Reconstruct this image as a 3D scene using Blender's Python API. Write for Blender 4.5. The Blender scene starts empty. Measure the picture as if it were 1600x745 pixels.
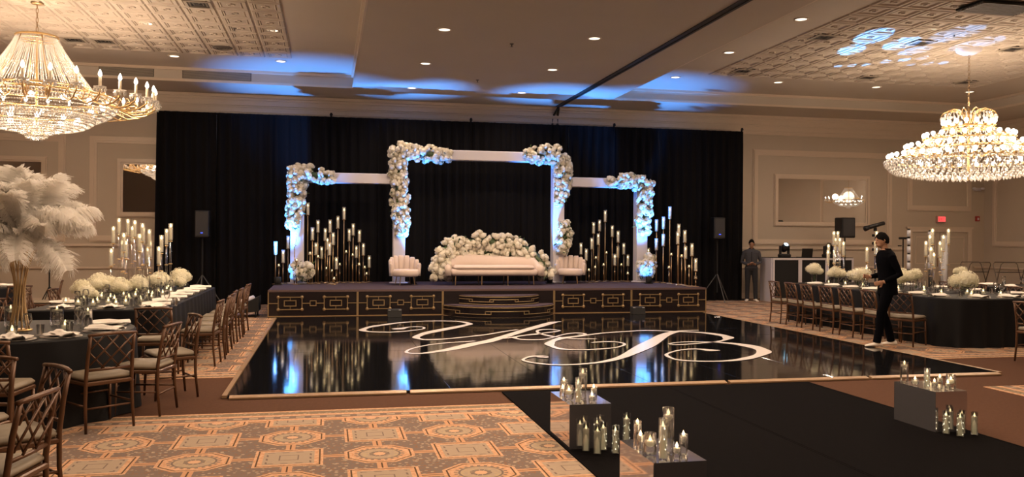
import bpy, math, random
from mathutils import Vector, Matrix
random.seed(11)
PI = math.pi
scene = bpy.context.scene
C = scene.collection

# ------------------------------------------------------------------ camera
cam_d = bpy.data.cameras.new('camera')
cam = bpy.data.objects.new('camera', cam_d); C.objects.link(cam)
cam_d.sensor_width = 36.0
cam_d.lens = 36.0 * 1333.0 / 1600.0
cam_d.clip_start = 0.05; cam_d.clip_end = 200
cam.matrix_world = (Matrix.Translation((0, 0, 1.65)) @ Matrix.Rotation(-math.radians(12.15), 4, 'Z')
                    @ Matrix.Rotation(PI / 2, 4, 'X') @ Matrix.Rotation(0.0068, 4, 'Z'))
scene.camera = cam

# ------------------------------------------------------------------ world, exposure, sampling quality
wd = bpy.data.worlds.new('world'); scene.world = wd; wd.use_nodes = True
wd.node_tree.nodes['Background'].inputs[0].default_value = (0.02, 0.017, 0.014, 1)
wd.node_tree.nodes['Background'].inputs[1].default_value = 0.2
scene.view_settings.view_transform = 'Standard'
scene.view_settings.look = 'None'
scene.view_settings.gamma = 1.0
scene.view_settings.exposure = 1.9
scene.view_settings.use_curve_mapping = False
cy = scene.cycles
cy.use_denoising = True
cy.max_bounces = 7; cy.diffuse_bounces = 3; cy.glossy_bounces = 4; cy.transmission_bounces = 4
cy.transparent_max_bounces = 24
cy.caustics_reflective = False; cy.caustics_refractive = False
cy.sample_clamp_indirect = 4.0
cy.sample_clamp_direct = 0.0

WARM = (1.0, 0.725, 0.505)
DOWN_W = 40.0          # each recessed downlight
CHAND_L = 84.0        # left chandelier, shared over its bulbs
CHAND_R = 104.0
BLUE_W = 640.0         # stage uplights

# ------------------------------------------------------------------ node helpers
class X:
    """socket wrapper: arithmetic on it makes Math nodes"""
    def __init__(s, nt, k): s.nt = nt; s.k = k
    def _m(s, op, *a):
        n = s.nt.nodes.new('ShaderNodeMath'); n.operation = op
        for i, q in enumerate((s,) + a):
            if isinstance(q, X): s.nt.links.new(q.k, n.inputs[i])
            else: n.inputs[i].default_value = q
        return X(s.nt, n.outputs[0])
    def __add__(s, o): return s._m('ADD', o)
    def __sub__(s, o): return s._m('SUBTRACT', o)
    def __mul__(s, o): return s._m('MULTIPLY', o)
    def __truediv__(s, o): return s._m('DIVIDE', o)
    def abs(s): return s._m('ABSOLUTE')
    def rnd(s): return s._m('ROUND')
    def mod(s, o): return s._m('FLOORED_MODULO', o)
    def mx(s, o): return s._m('MAXIMUM', o)
    def mn(s, o): return s._m('MINIMUM', o)
    def gt(s, o): return s._m('GREATER_THAN', o)
    def lt(s, o): return s._m('LESS_THAN', o)
    def sq(s): return s._m('POWER', 2.0)
    def sin(s): return s._m('SINE')
    def inv(s): return s._m('MULTIPLY_ADD', -1.0, 1.0)
    def rng(s, a, b): return s.gt(a) * s.lt(b)
def mixc(nt, fac, a, b):
    n = nt.nodes.new('ShaderNodeMix'); n.data_type = 'RGBA'
    for i, q in ((0, fac), (6, a), (7, b)):
        if isinstance(q, X): nt.links.new(q.k, n.inputs[i])
        elif isinstance(q, tuple): n.inputs[i].default_value = (*q[:3], 1)
        else: n.inputs[i].default_value = q
    return X(nt, n.outputs[2])

MATS = {}
def pmat(name, col, rough=0.5, metal=0.0, noise=0.0, nscale=8.0, bump=0.0, bscale=40.0, spec=0.5, sheen=0.0, emit=None, estr=0.0, coat=0.0, trans=0.0):
    if name in MATS: return MATS[name]
    m = bpy.data.materials.new(name); m.use_nodes = True
    nt = m.node_tree; b = nt.nodes['Principled BSDF']
    b.inputs['Base Color'].default_value = (*col, 1)
    b.inputs['Roughness'].default_value = rough
    b.inputs['Metallic'].default_value = metal
    b.inputs['Specular IOR Level'].default_value = spec
    if sheen: b.inputs['Sheen Weight'].default_value = sheen
    if coat: b.inputs['Coat Weight'].default_value = coat
    if trans: b.inputs['Transmission Weight'].default_value = trans
    if emit:
        b.inputs['Emission Color'].default_value = (*emit, 1); b.inputs['Emission Strength'].default_value = estr
        m.cycles.emission_sampling = 'NONE'
    if noise or bump:
        tc = nt.nodes.new('ShaderNodeTexCoord')
    if noise:
        n = nt.nodes.new('ShaderNodeTexNoise'); n.inputs['Scale'].default_value = nscale; n.inputs['Detail'].default_value = 4
        nt.links.new(tc.outputs['Object'], n.inputs['Vector'])
        lo = tuple(c * (1 - noise) for c in col); hi = tuple(min(1, c * (1 + noise)) for c in col)
        c = mixc(nt, X(nt, n.outputs[0]), lo, hi)
        nt.links.new(c.k, b.inputs['Base Color'])
    if bump:
        n2 = nt.nodes.new('ShaderNodeTexNoise'); n2.inputs['Scale'].default_value = bscale
        nt.links.new(tc.outputs['Object'], n2.inputs['Vector'])
        bp = nt.nodes.new('ShaderNodeBump'); bp.inputs['Strength'].default_value = bump; bp.inputs['Distance'].default_value = 0.01
        nt.links.new(n2.outputs[0], bp.inputs['Height']); nt.links.new(bp.outputs[0], b.inputs['Normal'])
    MATS[name] = m
    return m
def emat(name, col, strength, sample=False):
    if name in MATS: return MATS[name]
    m = bpy.data.materials.new(name); m.use_nodes = True; nt = m.node_tree
    for n in list(nt.nodes): nt.nodes.remove(n)
    o = nt.nodes.new('ShaderNodeOutputMaterial'); e = nt.nodes.new('ShaderNodeEmission')
    e.inputs[0].default_value = (*col, 1); e.inputs[1].default_value = strength
    nt.links.new(e.outputs[0], o.inputs[0])
    if not sample: m.cycles.emission_sampling = 'NONE'
    MATS[name] = m; return m
def glassmat(name, tint=(1, 1, 1), gloss=0.02, rough=0.03):
    m = bpy.data.materials.new(name); m.use_nodes = True; nt = m.node_tree
    for n in list(nt.nodes): nt.nodes.remove(n)
    o = nt.nodes.new('ShaderNodeOutputMaterial'); t = nt.nodes.new('ShaderNodeBsdfTransparent'); g = nt.nodes.new('ShaderNodeBsdfGlossy')
    t.inputs[0].default_value = (*tint, 1); g.inputs['Roughness'].default_value = rough; g.inputs[0].default_value = (1, 1, 1, 1)
    fr = nt.nodes.new('ShaderNodeFresnel'); fr.inputs[0].default_value = 1.45
    f = X(nt, fr.outputs[0]) * 0.7 + gloss * 0.3
    mx = nt.nodes.new('ShaderNodeMixShader'); nt.links.new(f.k, mx.inputs[0]); nt.links.new(t.outputs[0], mx.inputs[1]); nt.links.new(g.outputs[0], mx.inputs[2])
    nt.links.new(mx.outputs[0], o.inputs[0])
    MATS[name] = m; return m
def softmat(name, col, rough=0.6, tr=0.35, gl=0.0, noise=0.0):
    """diffuse plus light let through: petals, feathers, crystal"""
    m = bpy.data.materials.new(name); m.use_nodes = True; nt = m.node_tree
    for n in list(nt.nodes): nt.nodes.remove(n)
    o = nt.nodes.new('ShaderNodeOutputMaterial'); d = nt.nodes.new('ShaderNodeBsdfDiffuse'); t = nt.nodes.new('ShaderNodeBsdfTranslucent')
    d.inputs[0].default_value = (*col, 1); t.inputs[0].default_value = (*col, 1)
    mx = nt.nodes.new('ShaderNodeMixShader'); mx.inputs[0].default_value = tr
    nt.links.new(d.outputs[0], mx.inputs[1]); nt.links.new(t.outputs[0], mx.inputs[2])
    if noise:
        tc = nt.nodes.new('ShaderNodeTexCoord'); n = nt.nodes.new('ShaderNodeTexNoise'); n.inputs['Scale'].default_value = 14
        nt.links.new(tc.outputs['Object'], n.inputs['Vector'])
        oi = nt.nodes.new('ShaderNodeObjectInfo')
        f = X(nt, n.outputs[0]) * 0.6 + X(nt, oi.outputs['Random']) * 0.5
        c = mixc(nt, f, tuple(q * (1 - noise) for q in (col[0], col[1] * .97, col[2] * .86)), col)
        nt.links.new(c.k, d.inputs[0]); nt.links.new(c.k, t.inputs[0])
    out = mx
    if gl:
        g = nt.nodes.new('ShaderNodeBsdfGlossy'); g.inputs['Roughness'].default_value = 0.12
        m2 = nt.nodes.new('ShaderNodeMixShader'); m2.inputs[0].default_value = gl
        nt.links.new(mx.outputs[0], m2.inputs[1]); nt.links.new(g.outputs[0], m2.inputs[2]); out = m2
    nt.links.new(out.outputs[0], o.inputs[0])
    MATS[name] = m; return m

def carpet(name, edges):
    """woven ballroom carpet: octagon and square medallions in a checkerboard; edges = [(axis, position, sign)] bordered sides"""
    m = bpy.data.materials.new(name); m.use_nodes = True; nt = m.node_tree; b = nt.nodes['Principled BSDF']
    b.inputs['Roughness'].default_value = 0.95; b.inputs['Specular IOR Level'].default_value = 0.1
    tc = nt.nodes.new('ShaderNodeTexCoord'); sp = nt.nodes.new('ShaderNodeSeparateXYZ'); nt.links.new(tc.outputs['Object'], sp.inputs[0])
    x, y = X(nt, sp.outputs[0]), X(nt, sp.outputs[1])
    P, Q = 0.668, 0.658
    u, v = (x - 1.06) / P, (y - 7.22) / Q
    i, j = u.rnd(), v.rnd()
    du, dv = (u - i) * P, (v - j) * Q
    par = (i + j).mod(2.0).gt(0.5)                       # 0 octagon, 1 square
    ax, ay = du.abs(), dv.abs()
    dsq = ax.mx(ay)
    doc = dsq.mx((ax + ay) * 0.7071)
    r = (du.sq() + dv.sq())._m('SQRT')
    ang = dv._m('ARCTAN2', du)
    nz = nt.nodes.new('ShaderNodeTexNoise'); nz.inputs['Scale'].default_value = 34; nz.inputs['Detail'].default_value = 3
    nt.links.new(tc.outputs['Object'], nz.inputs['Vector']); N = X(nt, nz.outputs[0])
    n3 = nt.nodes.new('ShaderNodeTexNoise'); n3.inputs['Scale'].default_value = 240
    nt.links.new(tc.outputs['Object'], n3.inputs['Vector']); F = X(nt, n3.outputs[0])
    orange, lite, grey, dark, line = (0.49, 0.268, 0.15), (0.57, 0.345, 0.21), (0.35, 0.268, 0.195), (0.175, 0.128, 0.105), (0.085, 0.05, 0.028)
    vor = nt.nodes.new('ShaderNodeTexVoronoi'); vor.inputs['Scale'].default_value = 22
    nt.links.new(tc.outputs['Object'], vor.inputs['Vector']); V = X(nt, vor.outputs['Distance'])
    gap = mixc(nt, V.lt(0.30), dark, grey)
    gap = mixc(nt, N.gt(0.60), gap, (0.22, 0.12, 0.07))
    # link bars between medallions
    link = ax.mn(ay).lt(0.036)
    gap = mixc(nt, link, gap, orange)
    gap = mixc(nt, ax.mn(ay).lt(0.006), gap, line)
    # octagon
    oc = mixc(nt, N.gt(0.5), orange, lite)
    oc = mixc(nt, doc.rng(0.226, 0.238), oc, line)
    teeth = (ang * 22.0).sin().gt(0.1) * r.rng(0.165, 0.19)
    oc = mixc(nt, teeth, oc, dark)
    oc = mixc(nt, r.lt(0.165), oc, mixc(nt, N.gt(0.52), grey, (0.40, 0.30, 0.19)))
    oc = mixc(nt, r.rng(0.145, 0.16), oc, dark)
    oc = mixc(nt, doc.lt(0.075) * (ang * 6.0).sin().abs().gt(0.3), oc, dark)
    oc = mixc(nt, r.lt(0.045), oc, lite)
    # square
    s = mixc(nt, N.gt(0.5), orange, lite)
    s = mixc(nt, dsq.rng(0.218, 0.230), s, line)
    s = mixc(nt, dsq.lt(0.185), s, mixc(nt, V.lt(0.26), grey, (0.36, 0.28, 0.2)))
    s = mixc(nt, dsq.rng(0.15, 0.165) * ((x + y) * 60.0).sin().gt(0.0), s, dark)
    s = mixc(nt, dsq.rng(0.062, 0.072), s, dark)
    inner = mixc(nt, par, oc, s)
    inside = mixc(nt, par, X(nt, doc.lt(0.262).k), X(nt, dsq.lt(0.250).k))
    pat = mixc(nt, X(nt, inside.k), gap, inner)
    for (axis, pos, sg) in edges:
        c = x if axis == 'x' else y
        t = y if axis == 'x' else x
        e = (c - pos) * float(sg)
        bd = mixc(nt, N.gt(0.5), orange, lite)
        bead = ((t * 46.0).sin().gt(-0.2))
        b1 = mixc(nt, V.lt(0.3), (0.2, 0.15, 0.1), grey)
        bd = mixc(nt, e.rng(0.05, 0.165), bd, b1)
        bd = mixc(nt, e.rng(0.24, 0.35), bd, dark)
        bd = mixc(nt, e.rng(0.265, 0.325) * bead, bd, grey)
        pat = mixc(nt, e.lt(0.42), pat, bd)
    pat = mixc(nt, F * 0.35, pat, mixc(nt, 0.5, pat, (0.1, 0.07, 0.05)))
    nt.links.new(pat.k, b.inputs['Base Color'])
    bp = nt.nodes.new('ShaderNodeBump'); bp.inputs['Strength'].default_value = 0.3; bp.inputs['Distance'].default_value = 0.004
    nt.links.new(F.k, bp.inputs['Height']); nt.links.new(bp.outputs[0], b.inputs['Normal'])
    MATS[name] = m; return m

M_wall = pmat('wall_paint', (0.52, 0.435, 0.34), 0.55, noise=0.05, nscale=1.5)
M_trim = pmat('trim_paint', (0.66, 0.545, 0.43), 0.32, noise=0.03)
M_soffit = pmat('soffit_paint', (0.56, 0.49, 0.41), 0.8, noise=0.04, nscale=1.0)
M_tile = pmat('ceiling_tile', (0.54, 0.465, 0.385), 0.75, noise=0.05, nscale=3)
M_brown = pmat('brown_carpet', (0.080, 0.038, 0.022), 0.95, noise=0.25, nscale=30, bump=0.3, bscale=200, spec=0.1)
M_black = pmat('black_satin', (0.006, 0.006, 0.007), 0.45)
M_matte = pmat('black_matte', (0.004, 0.004, 0.0045), 0.8)
M_drape = pmat('black_drape', (0.0026, 0.0022, 0.0028), 0.85, spec=0.15, sheen=0.015, noise=0.3, nscale=3)
M_cloth = pmat('black_tablecloth', (0.0045, 0.0045, 0.0055), 0.6, spec=0.2, sheen=0.01)
M_runner = pmat('black_runner', (0.0022, 0.0016, 0.0019), 0.95, noise=0.5, nscale=20, bump=0.3, bscale=160, spec=0.04)
M_gold = pmat('gold_metal', (0.66, 0.46, 0.22), 0.34, 1.0)
M_brass = pmat('aged_brass', (0.42, 0.29, 0.16), 0.42, 1.0)
M_goldt = pmat('gold_trim_paint', (0.29, 0.20, 0.10), 0.45, 0.4)
M_chair = pmat('champagne_frame', (0.105, 0.05, 0.024), 0.36, 0.3, noise=0.12, nscale=20)
M_seat = pmat('seat_vinyl', (0.22, 0.18, 0.128), 0.55, noise=0.06)
M_white = pmat('white_paint', (0.62, 0.585, 0.61), 0.5)
M_sofa = pmat('cream_velvet', (0.60, 0.49, 0.425), 0.8, sheen=0.25, noise=0.05)
M_deck = pmat('stage_carpet', (0.06, 0.042, 0.055), 0.85, noise=0.3, nscale=25, spec=0.2)
M_skirt = pmat('stage_skirt', (0.013, 0.009, 0.010), 0.22, noise=0.3, nscale=2)
M_mirror = pmat('mirror_glass', (0.86, 0.86, 0.87), 0.015, 1.0)
M_plinth = pmat('mirror_plinth', (0.76, 0.74, 0.78), 0.06, 0.93)
M_wax = pmat('candle_wax', (0.74, 0.66, 0.50), 0.5, emit=(1.0, 0.76, 0.40), estr=0.05)  # faint emission stands in for the flame's light on the wax
M_flame = emat('candle_flame', (1.0, 0.70, 0.30), 1.9)
M_led = emat('fairy_light', (1.0, 0.88, 0.60), 1.2)
M_bulb = emat('lamp_bulb', (1.0, 0.86, 0.68), 3.0)
M_down = emat('downlight_lens', (1.0, 0.84, 0.62), 0.8)
M_glass = glassmat('clear_glass')
M_tube = pmat('frosted_tube', (0.75, 0.72, 0.66), 0.25)
nt = M_tube.node_tree; _b = nt.nodes['Principled BSDF']; _b.inputs['Alpha'].default_value = 0.16
M_glow = softmat('crystal', (0.96, 0.93, 0.89), tr=0.45, gl=0.22)
M_petal = softmat('white_petal', (0.88, 0.84, 0.75), tr=0.25, noise=0.16)
M_hyd = softmat('hydrangea_petal', (0.94, 0.91, 0.76), tr=0.3, noise=0.12)
M_leaf = pmat('leaf_green', (0.06, 0.10, 0.035), 0.5, noise=0.3)
M_feather = softmat('ostrich_feather', (0.96, 0.93, 0.88), tr=0.5)
M_china = pmat('white_china', (0.78, 0.74, 0.68), 0.2)
M_linen = pmat('white_linen', (0.80, 0.75, 0.68), 0.8, bump=0.2, bscale=60)
M_grille = pmat('vent_grey', (0.14, 0.12, 0.10), 0.5)
M_vent = pmat('vent_frame', (0.42, 0.36, 0.29), 0.5)
M_chrome = pmat('satin_chrome', (0.6, 0.6, 0.62), 0.25, 1.0)
M_skin = pmat('skin', (0.36, 0.19, 0.115), 0.55)
M_hair = pmat('dark_hair', (0.004, 0.0035, 0.003), 0.8, spec=0.1, noise=0.3, nscale=60)
M_suit = pmat('navy_suit', (0.0018, 0.0018, 0.003), 0.9, spec=0.05, noise=0.15)
M_denim = pmat('grey_denim', (0.046, 0.046, 0.054), 0.85, noise=0.25, nscale=25)
M_pants = pmat('dark_trousers', (0.012, 0.012, 0.016), 0.85, noise=0.2)
M_shoe = pmat('white_shoe', (0.72, 0.66, 0.58), 0.5)
M_decal = pmat('white_vinyl', (0.72, 0.68, 0.66), 0.25)
M_ledblue = emat('blue_indicator', (0.04, 0.08, 1.0), 1.2)
M_lensblue = emat('moving_head_lens', (0.45, 0.8, 1.0), 1.2)
M_tubelight = pmat('white_tube', (0.75, 0.78, 0.85), 0.3)

# ------------------------------------------------------------------ mesh helpers
class MB:
    def __init__(s): s.v = []; s.f = []; s.m = []
    def add(s, vs, fs, m=0):
        o = len(s.v); s.v += [tuple(q) for q in vs]; s.f += [tuple(i + o for i in f) for f in fs]; s.m += [m] * len(fs); return s
    def box(s, c, d, rz=0.0, m=0, taper=1.0):
        hx, hy, hz = d[0] / 2, d[1] / 2, d[2] / 2; cs, sn = math.cos(rz), math.sin(rz); vs = []
        for z, k in ((-hz, 1.0), (hz, taper)):
            for x, y in ((-hx, -hy), (hx, -hy), (hx, hy), (-hx, hy)):
                x *= k; y *= k
                vs.append((c[0] + x * cs - y * sn, c[1] + x * sn + y * cs, c[2] + z))
        return s.add(vs, [(3, 2, 1, 0), (4, 5, 6, 7), (0, 1, 5, 4), (1, 2, 6, 5), (2, 3, 7, 6), (3, 0, 4, 7)], m)
    def b2(s, x0, x1, y0, y1, z0, z1, m=0): return s.box(((x0 + x1) / 2, (y0 + y1) / 2, (z0 + z1) / 2), (abs(x1 - x0), abs(y1 - y0), abs(z1 - z0)), 0, m)
    def bbox(s, c, d, bev=0.02, rz=0.0, m=0):
        """box with chamfered edges: three stacked rings"""
        hx, hy, hz = d[0] / 2, d[1] / 2, d[2] / 2; cs, sn = math.cos(rz), math.sin(rz)
        def ring(z, i):
            a, bb = hx - i, hy - i; k = bev if i == 0 else bev * .6
            pts = [(-a + k, -bb), (a - k, -bb), (a, -bb + k), (a, bb - k), (a - k, bb), (-a + k, bb), (-a, bb - k), (-a, -bb + k)]
            return [(c[0] + x * cs - y * sn, c[1] + x * sn + y * cs, c[2] + z) for x, y in pts]
        vs = ring(-hz, bev) + ring(-hz + bev, 0) + ring(hz - bev, 0) + ring(hz, bev)
        fs = [tuple(range(7, -1, -1)), tuple(range(24, 32))]
        for r_ in range(3):
            for i in range(8): fs.append((r_ * 8 + i, r_ * 8 + (i + 1) % 8, r_ * 8 + 8 + (i + 1) % 8, r_ * 8 + 8 + i))
        return s.add(vs, fs, m)
    def tube(s, pts, r, n=8, cap=True, m=0, sq=1.0):
        pts = [Vector(p) for p in pts]; k = len(pts)
        if not isinstance(r, (list, tuple)): r = [r] * k
        vs, fs = [], []; up = None
        for i, p in enumerate(pts):
            t = (pts[min(i + 1, k - 1)] - pts[max(i - 1, 0)]).normalized()
            if up is None: up = Vector((0, 0, 1)) if abs(t.z) < .9 else Vector((1, 0, 0))
            a = t.cross(up)
            if a.length < 1e-5: a = t.orthogonal()
            a.normalize(); b_ = a.cross(t).normalized(); up = b_
            for j in range(n):
                w = 2 * PI * j / n
                vs.append(p + a * math.cos(w) * r[i] + b_ * math.sin(w) * r[i] * sq)
        for i in range(k - 1):
            for j in range(n): fs.append((i * n + j, i * n + (j + 1) % n, (i + 1) * n + (j + 1) % n, (i + 1) * n + j))
        if cap: fs.append(tuple(range(n - 1, -1, -1))); fs.append(tuple((k - 1) * n + j for j in range(n)))
        return s.add(vs, fs, m)
    def lathe(s, prof, n=16, c=(0, 0, 0), cap=True, m=0, sx=1.0, sy=1.0):
        vs, fs = [], []; k = len(prof)
        for (r, z) in prof:
            for j in range(n):
                w = 2 * PI * j / n; vs.append((c[0] + math.cos(w) * r * sx, c[1] + math.sin(w) * r * sy, c[2] + z))
        for i in range(k - 1):
            for j in range(n): fs.append((i * n + j, i * n + (j + 1) % n, (i + 1) * n + (j + 1) % n, (i + 1) * n + j))
        if cap:
            if prof[0][0] > 1e-4: fs.append(tuple(range(n - 1, -1, -1)))
            if prof[-1][0] > 1e-4: fs.append(tuple((k - 1) * n + j for j in range(n)))
        return s.add(vs, fs, m)
    def sphere(s, c, r, n=12, k=8, m=0, rot=None):
        if not isinstance(r, (list, tuple)): r = (r, r, r)
        vs, fs = [], []
        def P(x, y, z):
            q = Vector((x * r[0], y * r[1], z * r[2]))
            if rot is not None: q = rot @ q
            return (c[0] + q.x, c[1] + q.y, c[2] + q.z)
        vs.append(P(0, 0, -1))
        for i in range(1, k):
            t = -PI / 2 + PI * i / k
            for j in range(n): w = 2 * PI * j / n; vs.append(P(math.cos(t) * math.cos(w), math.cos(t) * math.sin(w), math.sin(t)))
        vs.append(P(0, 0, 1)); L = len(vs) - 1
        for j in range(n): fs.append((0, 1 + (j + 1) % n, 1 + j)); fs.append((L, L - n + j, L - n + (j + 1) % n))
        for i in range(k - 2):
            for j in range(n): a = 1 + i * n; fs.append((a + j, a + (j + 1) % n, a + n + (j + 1) % n, a + n + j))
        return s.add(vs, fs, m)
    def octa(s, c, r, h, m=0):
        x, y, z = c; w = random.random() * 3
        vs = [(x, y, z - h)] + [(x + math.cos(w + a * PI / 2) * r, y + math.sin(w + a * PI / 2) * r, z) for a in range(4)] + [(x, y, z + h * .6)]
        return s.add(vs, [(0, 2, 1), (0, 3, 2), (0, 4, 3), (0, 1, 4), (5, 1, 2), (5, 2, 3), (5, 3, 4), (5, 4, 1)], m)
    def loft(s, rings, m=0):
        n = len(rings[0]); vs = [p for r_ in rings for p in r_]; fs = []
        for i in range(len(rings) - 1):
            for j in range(n): fs.append((i * n + j, i * n + (j + 1) % n, (i + 1) * n + (j + 1) % n, (i + 1) * n + j))
        fs.append(tuple(range(n - 1, -1, -1))); fs.append(tuple((len(rings) - 1) * n + j for j in range(n)))
        return s.add(vs, fs, m)
    def mesh(s, name, mats, smooth=False):
        me = bpy.data.meshes.new(name); me.from_pydata(s.v, [], s.f); 
        for m in (mats if isinstance(mats, (list, tuple)) else [mats]): me.materials.append(m)
        if any(s.m): me.polygons.foreach_set('material_index', s.m)
        if smooth: me.polygons.foreach_set('use_smooth', [True] * len(me.polygons))
        me.update(); return me
    def build(s, name, mats, parent=None, smooth=False, loc=None, rz=0.0):
        return put(name, s.mesh(name, mats, smooth), parent, loc, rz)
def put(name, me, parent=None, loc=None, rz=0.0, sc=None, rot=None):
    o = bpy.data.objects.new(name, me); C.objects.link(o)
    if parent is not None: o.parent = parent
    if loc is not None: o.location = loc
    if rot is not None: o.rotation_euler = rot
    elif rz: o.rotation_euler = (0, 0, rz)
    if sc is not None: o.scale = sc if isinstance(sc, (tuple, list)) else (sc, sc, sc)
    return o
def tag(o, label, cat, group=None):
    o['label'] = label; o['category'] = cat
    if group: o['group'] = group
    return o
def thing(name, label, cat, loc=(0, 0, 0), rz=0.0, group=None):
    o = bpy.data.objects.new(name, None); C.objects.link(o); o.location = loc; o.rotation_euler = (0, 0, rz)
    o.empty_display_size = 0.1
    return tag(o, label, cat, group)
def struct(o, label, cat):
    o['kind'] = 'structure'; o['label'] = label; o['category'] = cat; return o
def copy_tree(o, parent=None, kids=None):
    c = o.copy(); C.objects.link(c)
    if parent is not None: c.parent = parent
    for ch in list(o.children): copy_tree(ch, c)
    return c
ONES = 'first second third fourth fifth sixth seventh eighth ninth tenth eleventh twelfth thirteenth fourteenth fifteenth sixteenth seventeenth eighteenth nineteenth'.split()
def ordn(i):
    if i < 19: return ONES[i]
    t = {2: 'twent', 3: 'thirt', 4: 'fort'}[(i + 1) // 10]
    return t + 'ieth' if (i + 1) % 10 == 0 else t + 'y-' + ONES[(i + 1) % 10 - 1]
def lamp(name, kind, loc, energy, col=WARM, parent=None, radius=0.05, target=None, spot=None, blend=0.3):
    l = bpy.data.lights.new(name, kind); l.energy = energy; l.color = col
    if kind in ('POINT', 'SPOT'): l.shadow_soft_size = radius
    if kind == 'SPOT': l.spot_size = math.radians(spot or 90); l.spot_blend = blend
    o = bpy.data.objects.new(name, l); C.objects.link(o)
    if parent is not None: o.parent = parent
    o.location = loc
    if target is not None:
        d = Vector(target) - Vector(loc); o.rotation_euler = d.to_track_quat('-Z', 'Y').to_euler()
    return o
def jit(a): return random.uniform(-a, a)

# ================================================================== THE ROOM
XL, XR, YF, YB = -12.0, 19.37, -6.0, 22.2
Z1, Z2 = 5.15, 5.46            # soffit underside, coffer ceiling
fl = MB().b2(XL - .2, XR + .2, YF - .2, YB + .2, -0.2, 0).build('floor', M_brown)
struct(fl, 'plain brown ballroom carpet between the patterned carpet fields', 'floor')
MB().b2(XL, 1.95, YF, 8.32, 0, .006).build('carpet_field', carpet('carpet_near', [('y', 8.32, -1)]), fl)
MB().b2(XL, XR, 10.44, YB, 0, .006).build('carpet_field', carpet('carpet_far', [('y', 10.44, 1)]), fl)
MB().b2(7.28, XR, YF, 8.34, 0, .006).build('carpet_field', carpet('carpet_side', [('y', 8.34, -1), ('x', 7.28, 1)]), fl)

def wall(name, a, label): return struct(MB().b2(*a).build(name, M_wall), label, 'wall')
wall('wall_back', (XL - .2, XR + .2, YB, YB + .2, 0, 6.0), 'taupe back wall with moulded panels behind the black drapes')
wall('wall_right', (XR, XR + .2, YF, YB, 0, 6.0), 'taupe right side wall meeting the back wall in the corner')
wall('wall_left', (XL - .2, XL, YF, YB, 0, 6.0), 'taupe left side wall of the ballroom')
wall('wall_front', (XL - .2, XR + .2, YF - .2, YF, 0, 6.0), 'taupe wall behind the viewer')

# ceiling: plate, dropped soffit with two coffers, embossed tiles
ce = struct(MB().b2(XL - .2, XR + .2, YF - .2, YB + .2, Z2, Z2 + .2).build('ceiling', M_soffit), 'ballroom ceiling with a wide plain soffit between two tiled coffers', 'ceiling')
CL = (-9.6, 0.55); CR = (6.92, 17.25); CY0, CY1 = -3.6, 20.42
so = MB()
so.b2(XL, XR, CY1, YB, Z1, Z2); so.b2(XL, XR, YF, CY0, Z1, Z2)
so.b2(XL, CL[0], CY0, CY1, Z1, Z2); so.b2(CL[1], CR[0], CY0, CY1, Z1, Z2); so.b2(CR[1], XR, CY0, CY1, Z1, Z2)
so.build('soffit', M_soffit, ce)
# small step along the coffer rims
for (x0, x1) in (CL, CR):
    s = MB()
    for z0, z1, t in ((5.15, 5.20, .03), (5.40, 5.46, .05)):
        s.b2(x0, x1, CY1 - t, CY1 + .001, z0, z1); s.b2(x0, x1, CY0, CY0 + t, z0, z1)
        s.b2(x0, x0 + t, CY0 + t, CY1 - t, z0, z1); s.b2(x1 - t, x1, CY0 + t, CY1 - t, z0, z1)
    s.build('coffer_rim', M_trim, ce)
# tiles
T = 0.546
def tile_mesh():
    b = MB(); h = T / 2
    def fr(a, i, z0, z1):
        o = [(-a, -a, z0), (a, -a, z0), (a, a, z0), (-a, a, z0)]; n = [(-i, -i, z1), (i, -i, z1), (i, i, z1), (-i, i, z1)]
        b.add(o + n, [(0, 4, 5, 1), (1, 5, 6, 2), (2, 6, 7, 3), (3, 7, 4, 0)])
    fr(h, h - .012, 0, -.002); fr(h - .012, h - .03, -.002, -.022); fr(h - .03, h - .075, -.022, -.022)
    fr(h - .075, h - .09, -.022, -.006); fr(h - .09, h - .11, -.006, -.02); fr(h - .11, h - .125, -.02, -.006)
    i = h - .125
    b.add([(-i, -i, -.006), (i, -i, -.006), (i, i, -.006), (-i, i, -.006)], [(3, 2, 1, 0)])
    b.lathe([(.075, -.006), (.065, -.022), (.045, -.022), (.035, -.008)], 8, cap=False); b.lathe([(.02, -.006), (.0, -.02)], 6, cap=False)
    return b.mesh('tile', M_tile)
tm = tile_mesh()
for (x0, nx, y1, ny) in ((-0.77, 11, 18.75, 11), (8.50, 13, 18.25, 13)):
    for i in range(nx):
        for j in range(ny):
            sgn = -1 if x0 < 0 else 1
            put('tile', tm, ce, (x0 + sgn * (i + .5) * T, y1 - (j + .5) * T, Z2))
# folding partition track sunk in the soffit, with its drop on the wall
tr = MB()
for dx in (-.055, .055): tr.b2(5.92 + dx - .025, 5.92 + dx + .025, YF, 21.75, Z1 - .02, Z1 + .01)
tr.b2(5.885, 5.955, YF, 21.75, Z1 - .006, Z1 + .01)
tr.build('partition_track', pmat('dark_track', (0.03, 0.026, 0.022), 0.5), ce)
dp = MB()
for dx in (-.07, .07): dp.tube([(5.92, 21.72, Z1), (5.92 + dx, 22.12, 4.9), (5.92 + dx, 22.14, 4.3)], .03, 6)
dp.build('partition_jamb', MATS['dark_track'], ce)

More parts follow.
